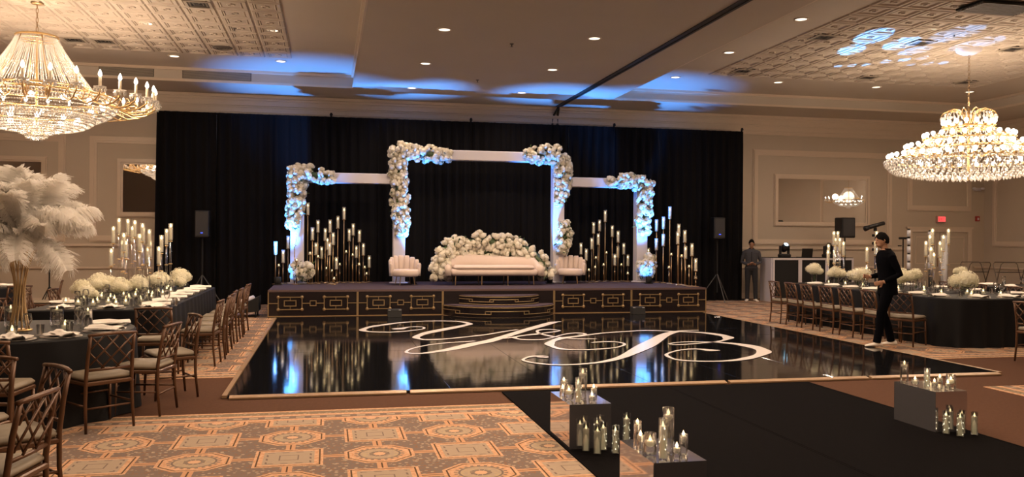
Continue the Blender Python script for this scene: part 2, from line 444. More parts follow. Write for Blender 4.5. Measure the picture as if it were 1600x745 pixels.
# crown mouldings
def crown_profile(run, fixed, axis, name, label):
    steps = [(.26, 5.08, 5.15), (.20, 5.02, 5.08), (.17, 4.90, 5.02), (.13, 4.86, 4.90), (.10, 4.74, 4.86), (.055, 4.69, 4.74), (.03, 4.64, 4.69)]
    b = MB()
    for d, z0, z1 in steps:
        if axis == 'x': b.b2(run[0], run[1], fixed - d, fixed, z0, z1)
        else: b.b2(fixed - d, fixed, run[0], run[1], z0, z1)
    struct(b.build(name, M_trim), label, 'moulding')
crown_profile((XL, XR), YB, 'x', 'trim_1', 'stepped crown moulding along the top of the back wall')
crown_profile((YF, YB), XR, 'y', 'trim_2', 'stepped crown moulding along the top of the right wall')
# wall panels, rails, baseboards on the back wall
def frame(b, x0, x1, z0, z1, w=.09, d=.035, y=YB, axis='x'):
    for (ww, dd, off) in ((w, d * .55, 0), (w * .45, d, w * .2)):
        a0, a1, c0, c1 = x0 + off, x1 - off, z0 + off, z1 - off
        for (p0, p1, q0, q1) in ((a0, a1, c1 - ww, c1), (a0, a1, c0, c0 + ww), (a0, a0 + ww, c0 + ww, c1 - ww), (a1 - ww, a1, c0 + ww, c1 - ww)):
            if axis == 'x': b.b2(p0, p1, y - dd, y, q0, q1)
            else: b.b2(y - dd, y, p0, p1, q0, q1)
tn = 3
def panel(x0, x1, z0, z1, label, axis='x', y=YB, w=.16, d=.045):
    global tn
    b = MB(); frame(b, x0, x1, z0, z1, w, d, y, axis); struct(b.build('trim_%d' % tn, M_trim), label, 'moulding'); tn += 1
panel(11.74, 16.2, 1.52, 4.22, 'large wall panel moulding around the big mirror right of the drapes')
panel(16.72, 18.9, 2.55, 3.95, 'wall panel moulding above the double doors')
panel(-5.62, -3.2, 1.5, 4.05, 'wall panel moulding around the mirror beside the left edge of the drapes')
panel(-9.2, -6.15, 1.5, 4.05, 'wall panel moulding at the far left of the back wall')
panel(18.2, 21.85, 1.5, 4.2, 'tall panel moulding on the right wall', 'y', XR)
panel(13.4, 17.4, 1.5, 4.2, 'second tall panel moulding on the right wall nearer the viewer', 'y', XR)
b = MB()
for z0, z1, d in ((1.40, 1.455, .05), (1.385, 1.40, .03), (.86, .90, .045), (.845, .86, .025)):
    b.b2(XL, 16.62, YB - d, YB, z0, z1)
    if z1 < 1: b.b2(19.0, XR, YB - d, YB, z0, z1)
struct(b.build('trim_%d' % tn, M_trim), 'pair of chair rails running along the back wall', 'moulding'); tn += 1
b = MB()
for z0, z1, d in ((.86, .90, .045), (.845, .86, .025)): b.b2(XR - d, XR, YF, YB, z0, z1)
struct(b.build('trim_%d' % tn, M_trim), 'chair rail along the right wall', 'moulding'); tn += 1
struct(MB().b2(XL, 16.6, YB - .03, YB, 0, .16).b2(19.0, XR, YB - .03, YB, 0, .16).build('baseboard_back', M_trim), 'painted baseboard along the back wall', 'baseboard')
struct(MB().b2(XR - .03, XR, YF, YB - .03, 0, .16).build('baseboard_right', M_trim), 'painted baseboard along the right wall', 'baseboard')
# supply grilles on the far face of the left coffer
for (x0, x1, lab) in ((-3.25, -1.75, 'long grey air grille on the far face of the left coffer, right one'), (-5.0, -3.85, 'long grey air grille on the far face of the left coffer, behind the chandelier candles')):
    g = thing('air_grille', lab, 'air grille', ((x0 + x1) / 2, CY1, 5.31))
    w = x1 - x0
    MB().b2(-w / 2, w / 2, -.012, 0, -.09, .09).build('backing', M_grille, g)
    for k in range(7): MB().box((0, -.02, -.072 + k * .024), (w - .04, .016, .008)).build('slat', M_vent, g)

# double door with panels, right of the mirror
d1 = struct(thing('door_1', 'double panelled doors under the exit sign', 'door', (17.81, YB, 0)), 'double panelled doors under the exit sign', 'door')
cs = MB()
cs.b2(-1.09, -.95, -.06, 0, 0, 1.93).b2(.95, 1.09, -.06, 0, 0, 1.93).b2(-1.09, 1.09, -.06, 0, 1.93, 2.03)
cs.b2(-1.13, 1.13, -.075, 0, 2.03, 2.08)
cs.build('door_casing', M_trim, d1)
for sx in (-1, 1):
    lf = MB().b2(sx * .02, sx * .94, -.035, 0, .02, 1.92).build('door_leaf', M_wall, d1)
    for z0, z1 in ((.15, .85), (.97, 1.8)):
        f = MB(); frame(f, min(sx * .14, sx * .84), max(sx * .14, sx * .84), z0, z1, .05, .055, 0); f.build('door_panel', M_trim, lf)
    MB().tube([(sx * .09, -.06, .9), (sx * .09, -.06, 1.15)], .012, 8).build('pull_handle', M_brass, lf)

# mirrors on the back wall
def wall_mirror(x0, x1, z0, z1, lab):
    t = thing('wall_mirror', lab, 'mirror', ((x0 + x1) / 2, YB, (z0 + z1) / 2)); w, h = (x1 - x0) / 2, (z1 - z0) / 2
    f = MB(); frame(f, -w, w, -h, h, .13, .06, 0); f.build('mirror_frame', M_trim, t)
    MB().b2(-w + .1, w - .1, -.02, 0, -h + .1, h - .1).build('mirror_pane', M_mirror, t)
wall_mirror(12.40, 15.46, 2.05, 3.54, 'wide framed wall mirror above the DJ booth showing a chandelier')
wall_mirror(-5.0, -3.4, 2.1, 3.52, 'framed wall mirror half hidden by the left edge of the drapes')
wall_mirror(-8.2, -6.55, 2.1, 3.52, 'framed wall mirror behind the white feather centrepiece')

# exit sign, fire alarm, emergency light
t = thing('exit_sign', 'lit red EXIT sign on the wall above the double doors', 'exit sign', (17.83, YB, 2.31))
MB().bbox((0, -.045, 0), (.30, .09, .2), .012).build('sign_housing', pmat('sign_housing', (.55, .3, .24), .5), t)
MB().b2(-.125, .125, -.094, -.09, -.075, .075).build('sign_face', emat('exit_red', (1.0, .10, .09), .38), t)
def letter(segs, x, name='letter'):
    b_ = MB()
    for (x0, z0, x1, z1) in segs: b_.tube([(x + x0, -.0965, z0), (x + x1, -.0965, z1)], .006, 4)
    b_.build(name, emat('exit_letter', (.75, .0, .0), .10), t)
letter([(0, -.045, 0, .045), (0, .045, .036, .045), (0, 0, .03, 0), (0, -.045, .036, -.045)], -.10)
letter([(0, -.045, .04, .045), (0, .045, .04, -.045)], -.045)
letter([(.01, -.045, .01, .045)], .013)
letter([(.018, -.045, .018, .045), (0, .045, .038, .045)], .05)
t = thing('fire_alarm', 'small red fire alarm box beside the right corner', 'alarm', (19.11, YB, 2.34))
MB().bbox((0, -.03, 0), (.13, .06, .15), .01).build('housing', pmat('alarm_red', (.42, .03, .02), .4), t)
MB().b2(-.03, .03, -.066, -.06, -.045, .03).build('strobe', M_white, t)
t = thing('emergency_light', 'white twin-head emergency light high beside the right corner', 'emergency light', (19.08, YB, 3.22))
MB().bbox((0, -.05, 0), (.22, .1, .09), .012).build('housing', M_white, t)
for sx in (-1, 1): MB().lathe([(.02, 0), (.055, .02), (.05, .07), (.0, .08)], 12, (sx * .15, -.1, -.02)).build('lamp_head', M_white, t, smooth=True)

# ------------------------------------------------------------------ downlights
ring_me = MB().lathe([(.125, 0), (.125, -.012), (.098, -.014), (.095, .0)], 20, cap=False).mesh('trim_ring', M_trim, True)
lens_me = MB().lathe([(.096, -.006), (.06, -.012), (0.0, -.014)], 20, cap=False).mesh('lens', M_down, True)
GROUP_D = 'recessed downlights in the ballroom ceiling'
def downlight(x, y, z, lab, watts):
    t = thing('recessed_downlight', lab, 'downlight', (x, y, z), 0, GROUP_D)
    put('trim_ring', ring_me, t); put('lens', lens_me, t)
    lamp('downlight_beam', 'SPOT', (0, 0, -.04), watts, WARM, t, .07, spot=160, blend=.55)
rows_s = [19.95, 17.08, 14.23, 11.38, 8.53, 5.68, 2.83]
rown = ['nearest the drapes', 'second from the drapes', 'third from the drapes', 'above the dance floor', 'above the aisle', 'over the viewer', 'behind the viewer']
for cx_, cn in ((1.88, 'left'), (4.51, 'right')):
    for yy, rn in zip(rows_s, rown): downlight(cx_, yy, Z1, 'downlight in the central soffit, %s column, %s' % (cn, rn), DOWN_W * (1.0 if yy > 18 else 2.5 if yy > 10 else 2.2))
rows_r = [18.75, 16.01, 13.31, 10.6, 7.9, 5.2]
rown2 = ['row nearest the wall', 'second row from the wall', 'third row from the wall', 'fourth row', 'fifth row', 'sixth row']
for cx_, cn in ((7.93, 'first'), (10.57, 'second'), (13.23, 'third'), (15.91, 'fourth')):
    for yy, rn in zip(rows_r, rown2): downlight(cx_, yy, Z2, 'downlight in the right coffer, %s column from the soffit, %s' % (cn, rn), DOWN_W * .5)
for cx_, cn in ((-1.03, 'first'), (-3.21, 'second'), (-7.0, 'third')):
    for yy, rn in zip([19.13, 16.31, 13.5, 10.7, 7.9, 5.1], rown2): downlight(cx_, yy, Z2, 'downlight in the left coffer, %s column from the soffit, %s' % (cn, rn), DOWN_W * (.45 if yy > 12 else .75))

# ------------------------------------------------------------------ ceiling vents, sprinklers
def vent(x, y, lab, s=.42, z=Z2, rz=0):
    t = thing('ceiling_vent', lab, 'vent', (x, y, z), rz, 'square air diffusers in the ceiling')
    for k, q in enumerate((s, s * .7, s * .4)):
        f = MB(); h = q / 2; w = q * .11
        zz = -.035 + k * .006
        for a in ((-h, h, -h, -h + w), (-h, h, h - w, h), (-h, -h + w, -h + w, h - w), (h - w, h, -h + w, h - w)): f.b2(a[0], a[1], a[2], a[3], zz, zz + .012)
        f.build('louvre', M_vent if k == 0 else M_grille, t)
    MB().b2(-s / 2, s / 2, -s / 2, s / 2, -.022, -.001).build('backing', M_matte, t)
for x, y, lab in ((-4.83, 17.95, 'left coffer, left of a close pair'), (-4.29, 17.95, 'left coffer, right of a close pair'), (-2.1, 14.71, 'left coffer, at the top edge of view'),
                  (9.0, 14.33, 'right coffer, beside the soffit, nearer one'), (9.06, 17.62, 'right coffer, beside the soffit, farther one'), (12.2, 17.62, 'right coffer, left of the chandelier chain'),
                  (14.79, 17.58, 'right coffer, behind the chandelier chain'), (11.04, 14.3, 'right coffer, among the blue projected ovals'), (13.13, 14.33, 'right coffer, right of the chandelier canopy')):
    vent(x, y, 'square dark air diffuser in the ' + lab)
t = thing('ceiling_vent', 'round air diffuser in the left coffer beside the blue light', 'vent', (-2.1, 17.96, Z2), 0, 'square air diffusers in the ceiling')
for k, r_ in enumerate((.2, .14, .08)): MB().lathe([(r_, -.02 - k * .008), (r_ - .03, -.045 - k * .004), (r_ - .035, -.03)], 20, cap=False).build('louvre', M_grille, t, True)
MB().lathe([(.21, -.004), (.0, -.006)], 20, cap=False).build('backing', M_vent, t)
t = thing('return_grille', 'large dark return air grille at the top right of the right coffer', 'vent', (10.5, 11.75, Z2 - .045))
MB().b2(-.55, .55, -.3, .3, -.02, .015).build('backing', M_matte, t)
for k in range(10): MB().box((0, -.26 + k * .058, -.03), (1.06, .02, .02)).build('slat', M_grille, t)
for i, (x, y, z) in enumerate(((-1.7, 16.3, Z2), (3.2, 15.0, Z1), (3.2, 18.6, Z1), (9.3, 16.0, Z2), (11.2, 13.6, Z2))):
    t = thing('sprinkler_head', 'tiny sprinkler head in the ceiling, %s from the left' % ordn(i), 'sprinkler', (x, y, z))
    MB().lathe([(.04, 0), (.035, -.012), (.012, -.015), (.01, -.05), (.03, -.055), (.0, -.06)], 10).build('body', M_grille, t)

# ================================================================== DANCE FLOOR, MONOGRAM, RUNNER
DX0, DX1, DY0, DY1 = -0.99, 8.14, 9.08, 17.66
df = thing('dance_floor', 'large square glossy black dance floor in front of the stage', 'dance floor', (DX0, DY0, 0))
m = pmat('gloss_black', (0.006, 0.006, 0.007), 0.07, spec=0.62, noise=0.2, nscale=4)
nt = m.node_tree; bs = nt.nodes['Principled BSDF']
tc = nt.nodes.new('ShaderNodeTexCoord'); nn = nt.nodes.new('ShaderNodeTexNoise'); nn.inputs['Scale'].default_value = 2.2
nt.links.new(tc.outputs['Object'], nn.inputs['Vector'])
bp = nt.nodes.new('ShaderNodeBump'); bp.inputs['Strength'].default_value = .04; bp.inputs['Distance'].default_value = .02
nt.links.new(nn.outputs[0], bp.inputs['Height']); nt.links.new(bp.outputs[0], bs.inputs['Normal'])
NPX = NPY = 8
pw, ph = (DX1 - DX0) / NPX, (DY1 - DY0) / NPY
pan = MB().bbox((0, 0, -.012), (pw - .002, ph - .002, .024), .002).mesh('floor_panel', m)
MB().b2(0, DX1 - DX0, 0, DY1 - DY0, .0065, .012).build('underlay', M_matte, df)
for i in range(NPX):
    for j in range(NPY):
        put('floor_panel', pan, df, ((i + .5) * pw, (j + .5) * ph, .034), rot=(jit(.0009), jit(.0009), 0))
W, D = DX1 - DX0, DY1 - DY0
M_edge = pmat('tan_edge_trim', (0.30, 0.19, 0.10), 0.4, 0.2, noise=.15)
def trimpiece(x0, x1, y0, y1):
    b_ = MB(); b_.add([(x0, y0, .006), (x1, y0, .006), (x1, y1, .006), (x0, y1, .006), (x0, y0, .022), (x1, y0, .022), (x1, y1, .037), (x0, y1, .037)],
                      [(3, 2, 1, 0), (4, 5, 6, 7), (0, 1, 5, 4), (1, 2, 6, 5), (2, 3, 7, 6), (3, 0, 4, 7)]); b_.build('edge_trim', M_edge, df)
for k in range(5):
    trimpiece(k * W / 5 + .02, (k + 1) * W / 5 - .02, -.075, 0)
for k in range(5):
    for xx, sg in ((-.10, 0), (W, 1)):
        MB().b2(xx + (.04 if sg == 0 else .01), xx + (.09 if sg == 0 else .06), k * D / 5 + .01, (k + 1) * D / 5 - .01, .006, .034).build('edge_trim', M_edge, df)

DEC = {
'Y1': [(1.114,15.173,0.104),(1.226,15.214,0.253),(1.33,15.346,0.13),(1.437,15.48,0.09),(1.568,15.521,0.121),(1.672,15.445,0.071),(1.694,15.306,0.025),(1.635,15.095,0.054),(1.48,14.946,0.086),(1.266,14.77,0.101),(1.035,14.696,0.12),(0.815,14.756,0.125),(0.657,14.876,0.109),(0.594,15.109,0.144),(0.681,15.443,0.113),(0.837,15.737,0.175),(1.043,15.974,0.167),(1.309,16.261,0.15),(1.576,16.441,0.128),(1.841,16.541,0.132),(2.098,16.538,0.138),(2.347,16.468,0.145),(2.529,16.303,0.135),(2.619,15.904,0.136),(2.476,15.635,0.155),(2.266,15.326,0.207),(1.975,14.943,0.226),(1.697,14.554,0.209),(1.528,14.237,0.143),(1.403,13.868,0.142),(1.448,13.621,0.085),(1.536,13.525,0.134),(1.717,13.52,0.108),(1.944,13.626,0.094),(2.184,13.783,0.089),(2.432,13.956,0.088),(2.604,14.084,0.078),(2.802,14.291,0.073),(3.095,14.589,0.078),(3.29,14.758,0.085)],
'Y2': [(4.454,16.093,0.041),(4.381,16.034,0.124),(4.248,15.933,0.193),(3.853,15.337,0.207),(3.439,14.707,0.2),(3.071,14.116,0.189),(2.735,13.575,0.196),(2.433,13.12,0.231),(2.181,12.863,0.244),(1.917,12.508,0.227),(1.682,12.23,0.19),(1.468,12.039,0.141),(1.306,11.928,0.104),(1.184,11.93,0.103),(1.105,12.006,0.06),(1.087,12.11,0.05),(1.148,12.337,0.038),(1.273,12.572,0.055),(1.455,12.809,0.062),(1.648,12.969,0.08),(1.868,13.087,0.083),(2.086,13.163,0.088),(2.264,13.226,0.079)],
'A1': [(2.669,13.465,0.101),(2.81,13.515,0.091),(2.948,13.615,0.072),(3.177,13.841,0.071),(3.346,13.982,0.084),(3.546,14.11,0.08),(3.735,14.242,0.086),(3.873,14.345,0.087),(3.989,14.481,0.037),(3.91,14.665,0.106),(3.793,14.712,0.12),(3.66,14.631,0.085),(3.567,14.433,0.055),(3.536,14.165,0.072),(3.57,13.844,0.09),(3.655,13.591,0.089),(3.792,13.385,0.093),(3.975,13.248,0.107),(4.261,13.215,0.059)],
'A2': [(3.484,13.987,0.08),(3.243,13.869,0.082),(3.08,13.743,0.079),(2.977,13.598,0.1),(2.987,13.391,0.081),(3.075,13.271,0.108),(3.237,13.222,0.101),(3.396,13.279,0.069),(3.557,13.446,0.047),(3.718,13.656,0.043),(3.884,13.873,0.051),(4.053,14.032,0.08),(4.188,14.065,0.134),(4.269,13.972,0.089),(4.255,13.842,0.058),(4.12,13.785,0.08)],
'B1': [(4.022,12.722,0.085),(4.221,12.803,0.091),(4.4,12.774,0.098),(4.479,12.628,0.059),(4.456,12.435,0.04),(4.342,12.241,0.042),(4.156,12.066,0.062),(3.918,11.965,0.08),(3.703,11.921,0.091),(3.537,11.948,0.097),(3.401,12.0,0.122),(3.32,12.141,0.122),(3.292,12.389,0.098),(3.329,12.679,0.177),(3.484,13.033,0.114),(3.708,13.35,0.173),(3.99,13.551,0.138),(4.282,13.76,0.111),(4.581,13.964,0.1),(4.86,14.084,0.106),(5.066,14.149,0.099),(5.346,14.247,0.111),(5.589,14.239,0.128),(5.801,14.15,0.129),(5.995,14.022,0.127),(6.193,13.908,0.155),(6.288,13.852,0.175),(6.394,13.727,0.194),(6.493,13.497,0.225),(6.515,13.235,0.176),(6.467,13.016,0.214),(6.274,12.744,0.089),(6.056,12.546,0.091),(5.861,12.452,0.085),(5.611,12.359,0.072),(5.402,12.283,0.08),(5.223,12.269,0.086),(5.153,12.345,0.036),(5.268,12.48,0.046),(5.451,12.563,0.072),(5.636,12.578,0.089),(5.83,12.514,0.104),(5.959,12.471,0.127),(6.117,12.334,0.167),(6.236,12.128,0.233),(6.285,11.887,0.27),(6.268,11.584,0.216),(6.166,11.28,0.241),(5.902,10.956,0.154),(5.615,10.716,0.165),(5.373,10.573,0.129),(5.152,10.512,0.104),(4.966,10.519,0.095),(4.798,10.563,0.09),(4.649,10.653,0.089),(4.574,10.83,0.06),(4.618,11.168,0.064),(4.736,11.374,0.038),(4.929,11.577,0.055),(5.102,11.694,0.07),(5.264,11.747,0.092),(5.381,11.698,0.127),(5.455,11.588,0.226),(5.524,11.557,0.159),(5.603,11.535,0.039)],
'B2': [(6.458,14.164,0.064),(6.283,14.148,0.097),(6.113,14.102,0.123),(5.869,13.916,0.184),(5.541,13.514,0.215),(5.118,12.844,0.261),(4.744,12.261,0.301),(4.424,11.785,0.258),(4.136,11.363,0.189),(3.891,11.037,0.148),(3.697,10.836,0.138),(3.454,10.653,0.103),(3.249,10.572,0.086),(3.122,10.54,0.083),(2.929,10.535,0.082),(2.771,10.599,0.085),(2.651,10.726,0.083),(2.567,10.865,0.071),(2.54,11.046,0.049),(2.63,11.237,0.054),(2.76,11.37,0.103),(2.855,11.354,0.172),(2.884,11.272,0.192),(2.943,11.296,0.034)],
}
def catmull(P, n=6):
    out = []
    for i in range(len(P) - 1):
        p0, p1, p2, p3 = P[max(i - 1, 0)], P[i], P[i + 1], P[min(i + 2, len(P) - 1)]
        for k in range(n):
            t_ = k / n
            out.append(tuple(.5 * ((2 * b_) + (-a + c_) * t_ + (2 * a - 5 * b_ + 4 * c_ - d_) * t_ ** 2 + (-a + 3 * b_ - 3 * c_ + d_) * t_ ** 3) for a, b_, c_, d_ in zip(p0, p1, p2, p3)))
    out.append(P[-1]); return out
def stroke(b_, P, z):
    Q = catmull(P); vs = []
    for i, (x, y, w) in enumerate(Q):
        a, c_ = Q[max(i - 1, 0)], Q[min(i + 1, len(Q) - 1)]
        tx, ty = c_[0] - a[0], c_[1] - a[1]; L = math.hypot(tx, ty) or 1; h = max(w * .88, .045) / 2
        for sgn in (1, -1):
            vs.append((x - ty / L * h * sgn, y + tx / L * h * sgn, z))
    n = len(Q); fs = [(2 * i, 2 * i + 1, 2 * i + 3, 2 * i + 2) for i in range(n - 1)]
    top = len(vs); vs += [(x, y, z - .0012) for x, y, z in vs]
    fs += [(top + f[3], top + f[2], top + f[1], top + f[0]) for f in fs]
    b_.add(vs, fs)
mg = thing('monogram', 'white swirling script monogram reading Y and B on the dance floor', 'floor decal', (0, 0, 0))
for nm, ks, lab in (('letter', ('Y1', 'Y2'), 'white script letter Y'), ('ampersand', ('A1', 'A2'), 'small white ampersand'), ('letter', ('B1', 'B2'), 'white script letter B')):
    b_ = MB()
    for q, k in enumerate(ks): stroke(b_, DEC[k], .0372 + q * .0006 + (.0012 if nm == 'ampersand' else 0) + (.0024 if 'B1' in ks else 0))
    o = b_.build(nm, M_decal, mg); o['label'] = lab

for (x0, x1, lab) in ((1.82, 3.71, 'left strip of the black aisle runner beside two mirrored plinths'), (3.715, 5.44, 'right strip of the black aisle runner beside one mirrored plinth')):
    t = thing('aisle_runner', lab, 'runner', (0, 0, 0))
    MB().b2(x0, x1, -2.0, 8.93, .0062, .0145).build('pile', M_runner, t)
    e = MB()
    for xx in (x0, x1 - .02): e.b2(xx, xx + .02, -2.0, 8.93, .0145, .0165)
    e.build('binding', M_runner, t)

# ================================================================== BLACK DRAPES BEHIND THE STAGE
CX0, CX1, CYY, CH = -3.98, 11.08, 21.5, 4.62
dr = thing('drape_backdrop', 'wall of floor-length black pipe-and-drape curtains behind the stage', 'curtain', (0, CYY, 0))
poles = [-3.98, 0.05, 3.55, 7.4, 11.08]
for k in range(len(poles) - 1):
    for h_ in range(3):
        xa = poles[k] + (poles[k + 1] - poles[k]) * h_ / 3; xb = poles[k] + (poles[k + 1] - poles[k]) * (h_ + 1) / 3
        n = int((xb - xa) / .028); zs_ = [.01, .5, 1.6, 3.0, 4.2, 4.5, CH]
        vs, fs = [], []; ph_ = random.random() * 6
        for zi, z in enumerate(zs_):
            for i in range(n + 1):
                x = xa + (xb - xa) * i / n
                amp = .045 * (1.0 if z < 4.3 else .35) * (1 + .35 * math.sin(x * 3.1 + ph_))
                y = amp * math.sin(x * 2 * PI / .23 + ph_ + .5 * math.sin(x * 2.3) + .12 * z) + .012 * math.sin(x * 71 + z)
                flare = (-.05 * (1 - z / CH)) if (k == 0 and h_ == 0 and i == 0) else 0
                vs.append((x + flare, y, z))
        for zi in range(len(zs_) - 1):
            for i in range(n): a = zi * (n + 1) + i; fs.append((a, a + 1, a + n + 2, a + n + 1))
        MB().add(vs, fs).build('drape_panel', M_drape, dr, True)
MB().tube([(poles[0], .07, CH - .02), (poles[-1], .07, CH - .02)], .022, 8).build('crossbar', M_matte, dr)
for x in poles:
    MB().tube([(x, .09, .01), (x, .09, CH + .05)], .025, 8).build('upright_pole', M_matte, dr)
    MB().lathe([(.03, CH + .03), (.04, CH + .06), (.025, CH + .1), (0, CH + .11)], 8, (x, .06, 0)).build('finial', M_matte, dr)
    MB().b2(x - .25, x + .25, -.1, .3, .001, .012).build('base_plate', M_matte, dr)

# ================================================================== STAGE
SX0, SX1, SY0, SY1, SZ = -1.19, 8.35, 17.93, 21.05, 0.575
st = thing('stage', 'low black stage with gold fretwork panels along its front', 'stage', (0, 0, 0))
MB().bbox(((SX0 + SX1) / 2, (SY0 + SY1) / 2, SZ - .03), (SX1 - SX0, SY1 - SY0, .06), .01).build('deck', M_deck, st)
MB().b2(SX0 + .02, SX1 - .02, SY0 + .03, SY1 - .02, .007, SZ - .06).build('frame_body', M_matte, st)
MB().b2(SX0, SX1, SY0 - .012, SY0, SZ - .045, SZ - .005).build('nosing', pmat('stage_nosing', (.11, .07, .065), .4), st)
seams = [-1.19, 0.60, 2.37, 4.80, 6.57, 8.35]
def bar(b_, x0, z0, x1, z1, t=.018, y=-.012):
    if x0 == x1: y += .0015
    b_.b2(min(x0, x1) - t / 2, max(x0, x1) + t / 2, y, 0, min(z0, z1) - t / 2, max(z0, z1) + t / 2)
knob_me = MB().sphere((0, 0, 0), (.034, .022, .034), 8, 6).mesh('corner_knob', M_goldt, True)
for k in range(5):
    x0, x1 = seams[k], seams[k + 1]
    sk = MB().b2(0, x1 - x0, -.02, 0, .008, SZ - .05).build('skirt_panel', M_skirt, st, loc=(x0, SY0, 0))
    b_ = MB(); bar(b_, .01, .04, .01, SZ - .06, .022, -.03); bar(b_, x1 - x0 - .01, .04, x1 - x0 - .01, SZ - .06, .022, -.03); bar(b_, .01, .035, x1 - x0 - .01, .035, .022, -.03)
    b_.build('gold_edge', M_goldt, sk)
    if k == 2: continue
    w = x1 - x0; zc = .30; hh = .125; hw = .235
    cxs = (w / 2 - .455, w / 2 + .455)
    for cx_ in cxs:
        for (a, c_) in ((hw, hh), (.115, .055)):
            f = MB()
            for q in ((-a, -c_, a, -c_), (-a, c_, a, c_), (-a, -c_, -a, c_), (a, -c_, a, c_)): bar(f, cx_ + q[0], zc + q[1], cx_ + q[2], zc + q[3], .017, -.034)
            f.build('gold_rectangle', M_goldt, sk)
        for sx in (-1, 1):
            for sz in (-1, 1): put('corner_knob', knob_me, sk, (cx_ + sx * hw, -.034, zc + sz * hh))
        f = MB(); bar(f, cx_, zc + .055, cx_, zc + hh, .01, -.03); f.build('gold_tick', M_goldt, sk); f = MB(); bar(f, cx_, zc - .055, cx_, zc - hh, .01, -.03); f.build('gold_tick', M_goldt, sk)
    f = MB()
    for q in ((-.06, -.05, .06, -.05), (-.06, .05, .06, .05), (-.06, -.05, -.06, .05), (.06, -.05, .06, .05)): bar(f, w / 2 + q[0], zc + q[1], w / 2 + q[2], zc + q[3], .015, -.034)
    f.build('gold_square', M_goldt, sk)
    for a, c_ in ((.02, cxs[0] - hw), (cxs[0] + hw, w / 2 - .06), (w / 2 + .06, cxs[1] - hw), (cxs[1] + hw, w - .02)):
        f = MB(); bar(f, a, zc, c_, zc, .015, -.032); f.build('gold_link', M_goldt, sk)
# black side skirts
for xx in (SX0, SX1 - .02): MB().b2(xx, xx + .02, SY0, SY1, .008, SZ - .05).build('side_skirt', M_skirt, st)
# curved steps
sp = thing('stage_steps', 'two curved black steps with gold fret lines leading up to the stage', 'steps', (3.585, 17.9, 0))
def step(hw, dep, z0, z1, nm):
    n = 28; pts = [(hw, 0.0)]
    R_ = (hw * hw + dep * dep) / (2 * dep); cyc = R_ - dep; a0 = math.asin(min(1, hw / R_)) if dep < hw else PI / 2
    arc = [(R_ * math.sin(a0 - 2 * a0 * i / n), -(R_ * math.cos(a0 - 2 * a0 * i / n) - cyc)) for i in range(n + 1)]
    vs = [(x, y, z0) for x, y in arc] + [(x, y, z1) for x, y in arc]; m_ = n + 1
    fs = [tuple(range(m_ - 1, -1, -1)), tuple(range(m_, 2 * m_)), (0, m_ - 1 + 0, 2 * m_ - 1, m_)] + [(i + 1, i, m_ + i, m_ + i + 1) for i in range(n)]
    body = MB().add(vs, fs).build(nm, M_skirt, sp)
    # carpet top
    tv = [(x * .985, y * .985, z1 + .004) for x, y in arc]; MB().add(tv + [(x, y, z1 - .001) for x, y in arc], [tuple(range(m_))] + [(i, i + 1, m_ + i + 1, m_ + i) for i in range(n)]).build('tread', M_deck, body)
    def line(z, i0, i1, t=.009):
        MB().tube([(arc[i][0] * 1.006, arc[i][1] * 1.006 - .004, z) for i in range(i0, i1 + 1)], t, 6).build('gold_line', M_goldt, body)
    def tick(i, za, zb): MB().tube([(arc[i][0] * 1.006, arc[i][1] * 1.006 - .004, za), (arc[i][0] * 1.006, arc[i][1] * 1.006 - .004, zb)], .008, 6).build('gold_tick', M_goldt, body)
    h = z1 - z0
    line(z1 - .02, 0, n); line(z0 + .02, 0, n)
    segs = [(0, 5, .62), (4, 11, .38), (10, 18, .62), (17, 24, .38), (23, 28, .62)]
    for a, c_, f in segs: line(z0 + h * f, a, c_, .008)
    for i_ in (4, 10, 17, 23): tick(i_, z0 + h * .38, z0 + h * .62); tick(i_ + 1, z0 + h * .38, z0 + h * .62)
step(1.20, .92, .007, .255, 'lower_step'); step(.86, .55, .255, .45, 'upper_step')

# ================================================================== WHITE FRAMES WITH FLOWERS
AY = 20.3
def column(par, x0, x1, top, name='column'):
    c_ = MB().bbox(((x0 + x1) / 2, 0, (SZ + .03 + top) / 2), (x1 - x0, .28, top - SZ - .03), .012).build(name, M_white, par)
    MB().lathe([(.22, SZ + .001), (.22, SZ + .02), (.17, SZ + .035)], 20, ((x0 + x1) / 2, 0, 0)).build('foot_plate', M_white, c_, True)
t = thing('flower_arch', 'tall white centre arch framing the sofa, two columns and a beam', 'arch', (0, AY, 0))
column(t, 1.49, 1.77, 3.74); column(t, 5.37, 5.65, 3.74)
MB().bbox((3.57, 0, 3.63), (3.6, .26, .235), .012).build('beam', M_white, t)
t = thing('flower_arch', 'lower white half arch at the left end of the stage', 'arch', (0, AY + .03, 0))
column(t, -.85, -.55, 3.15); MB().bbox((.48, 0, 3.03), (2.0, .24, .235), .012).build('beam', M_white, t)
t = thing('flower_arch', 'lower white half arch at the right end of the stage', 'arch', (0, AY + .03, 0))
column(t, 7.54, 7.82, 3.17); MB().bbox((6.6, 0, 3.05), (1.88, .24, .235), .012).build('beam', M_white, t)

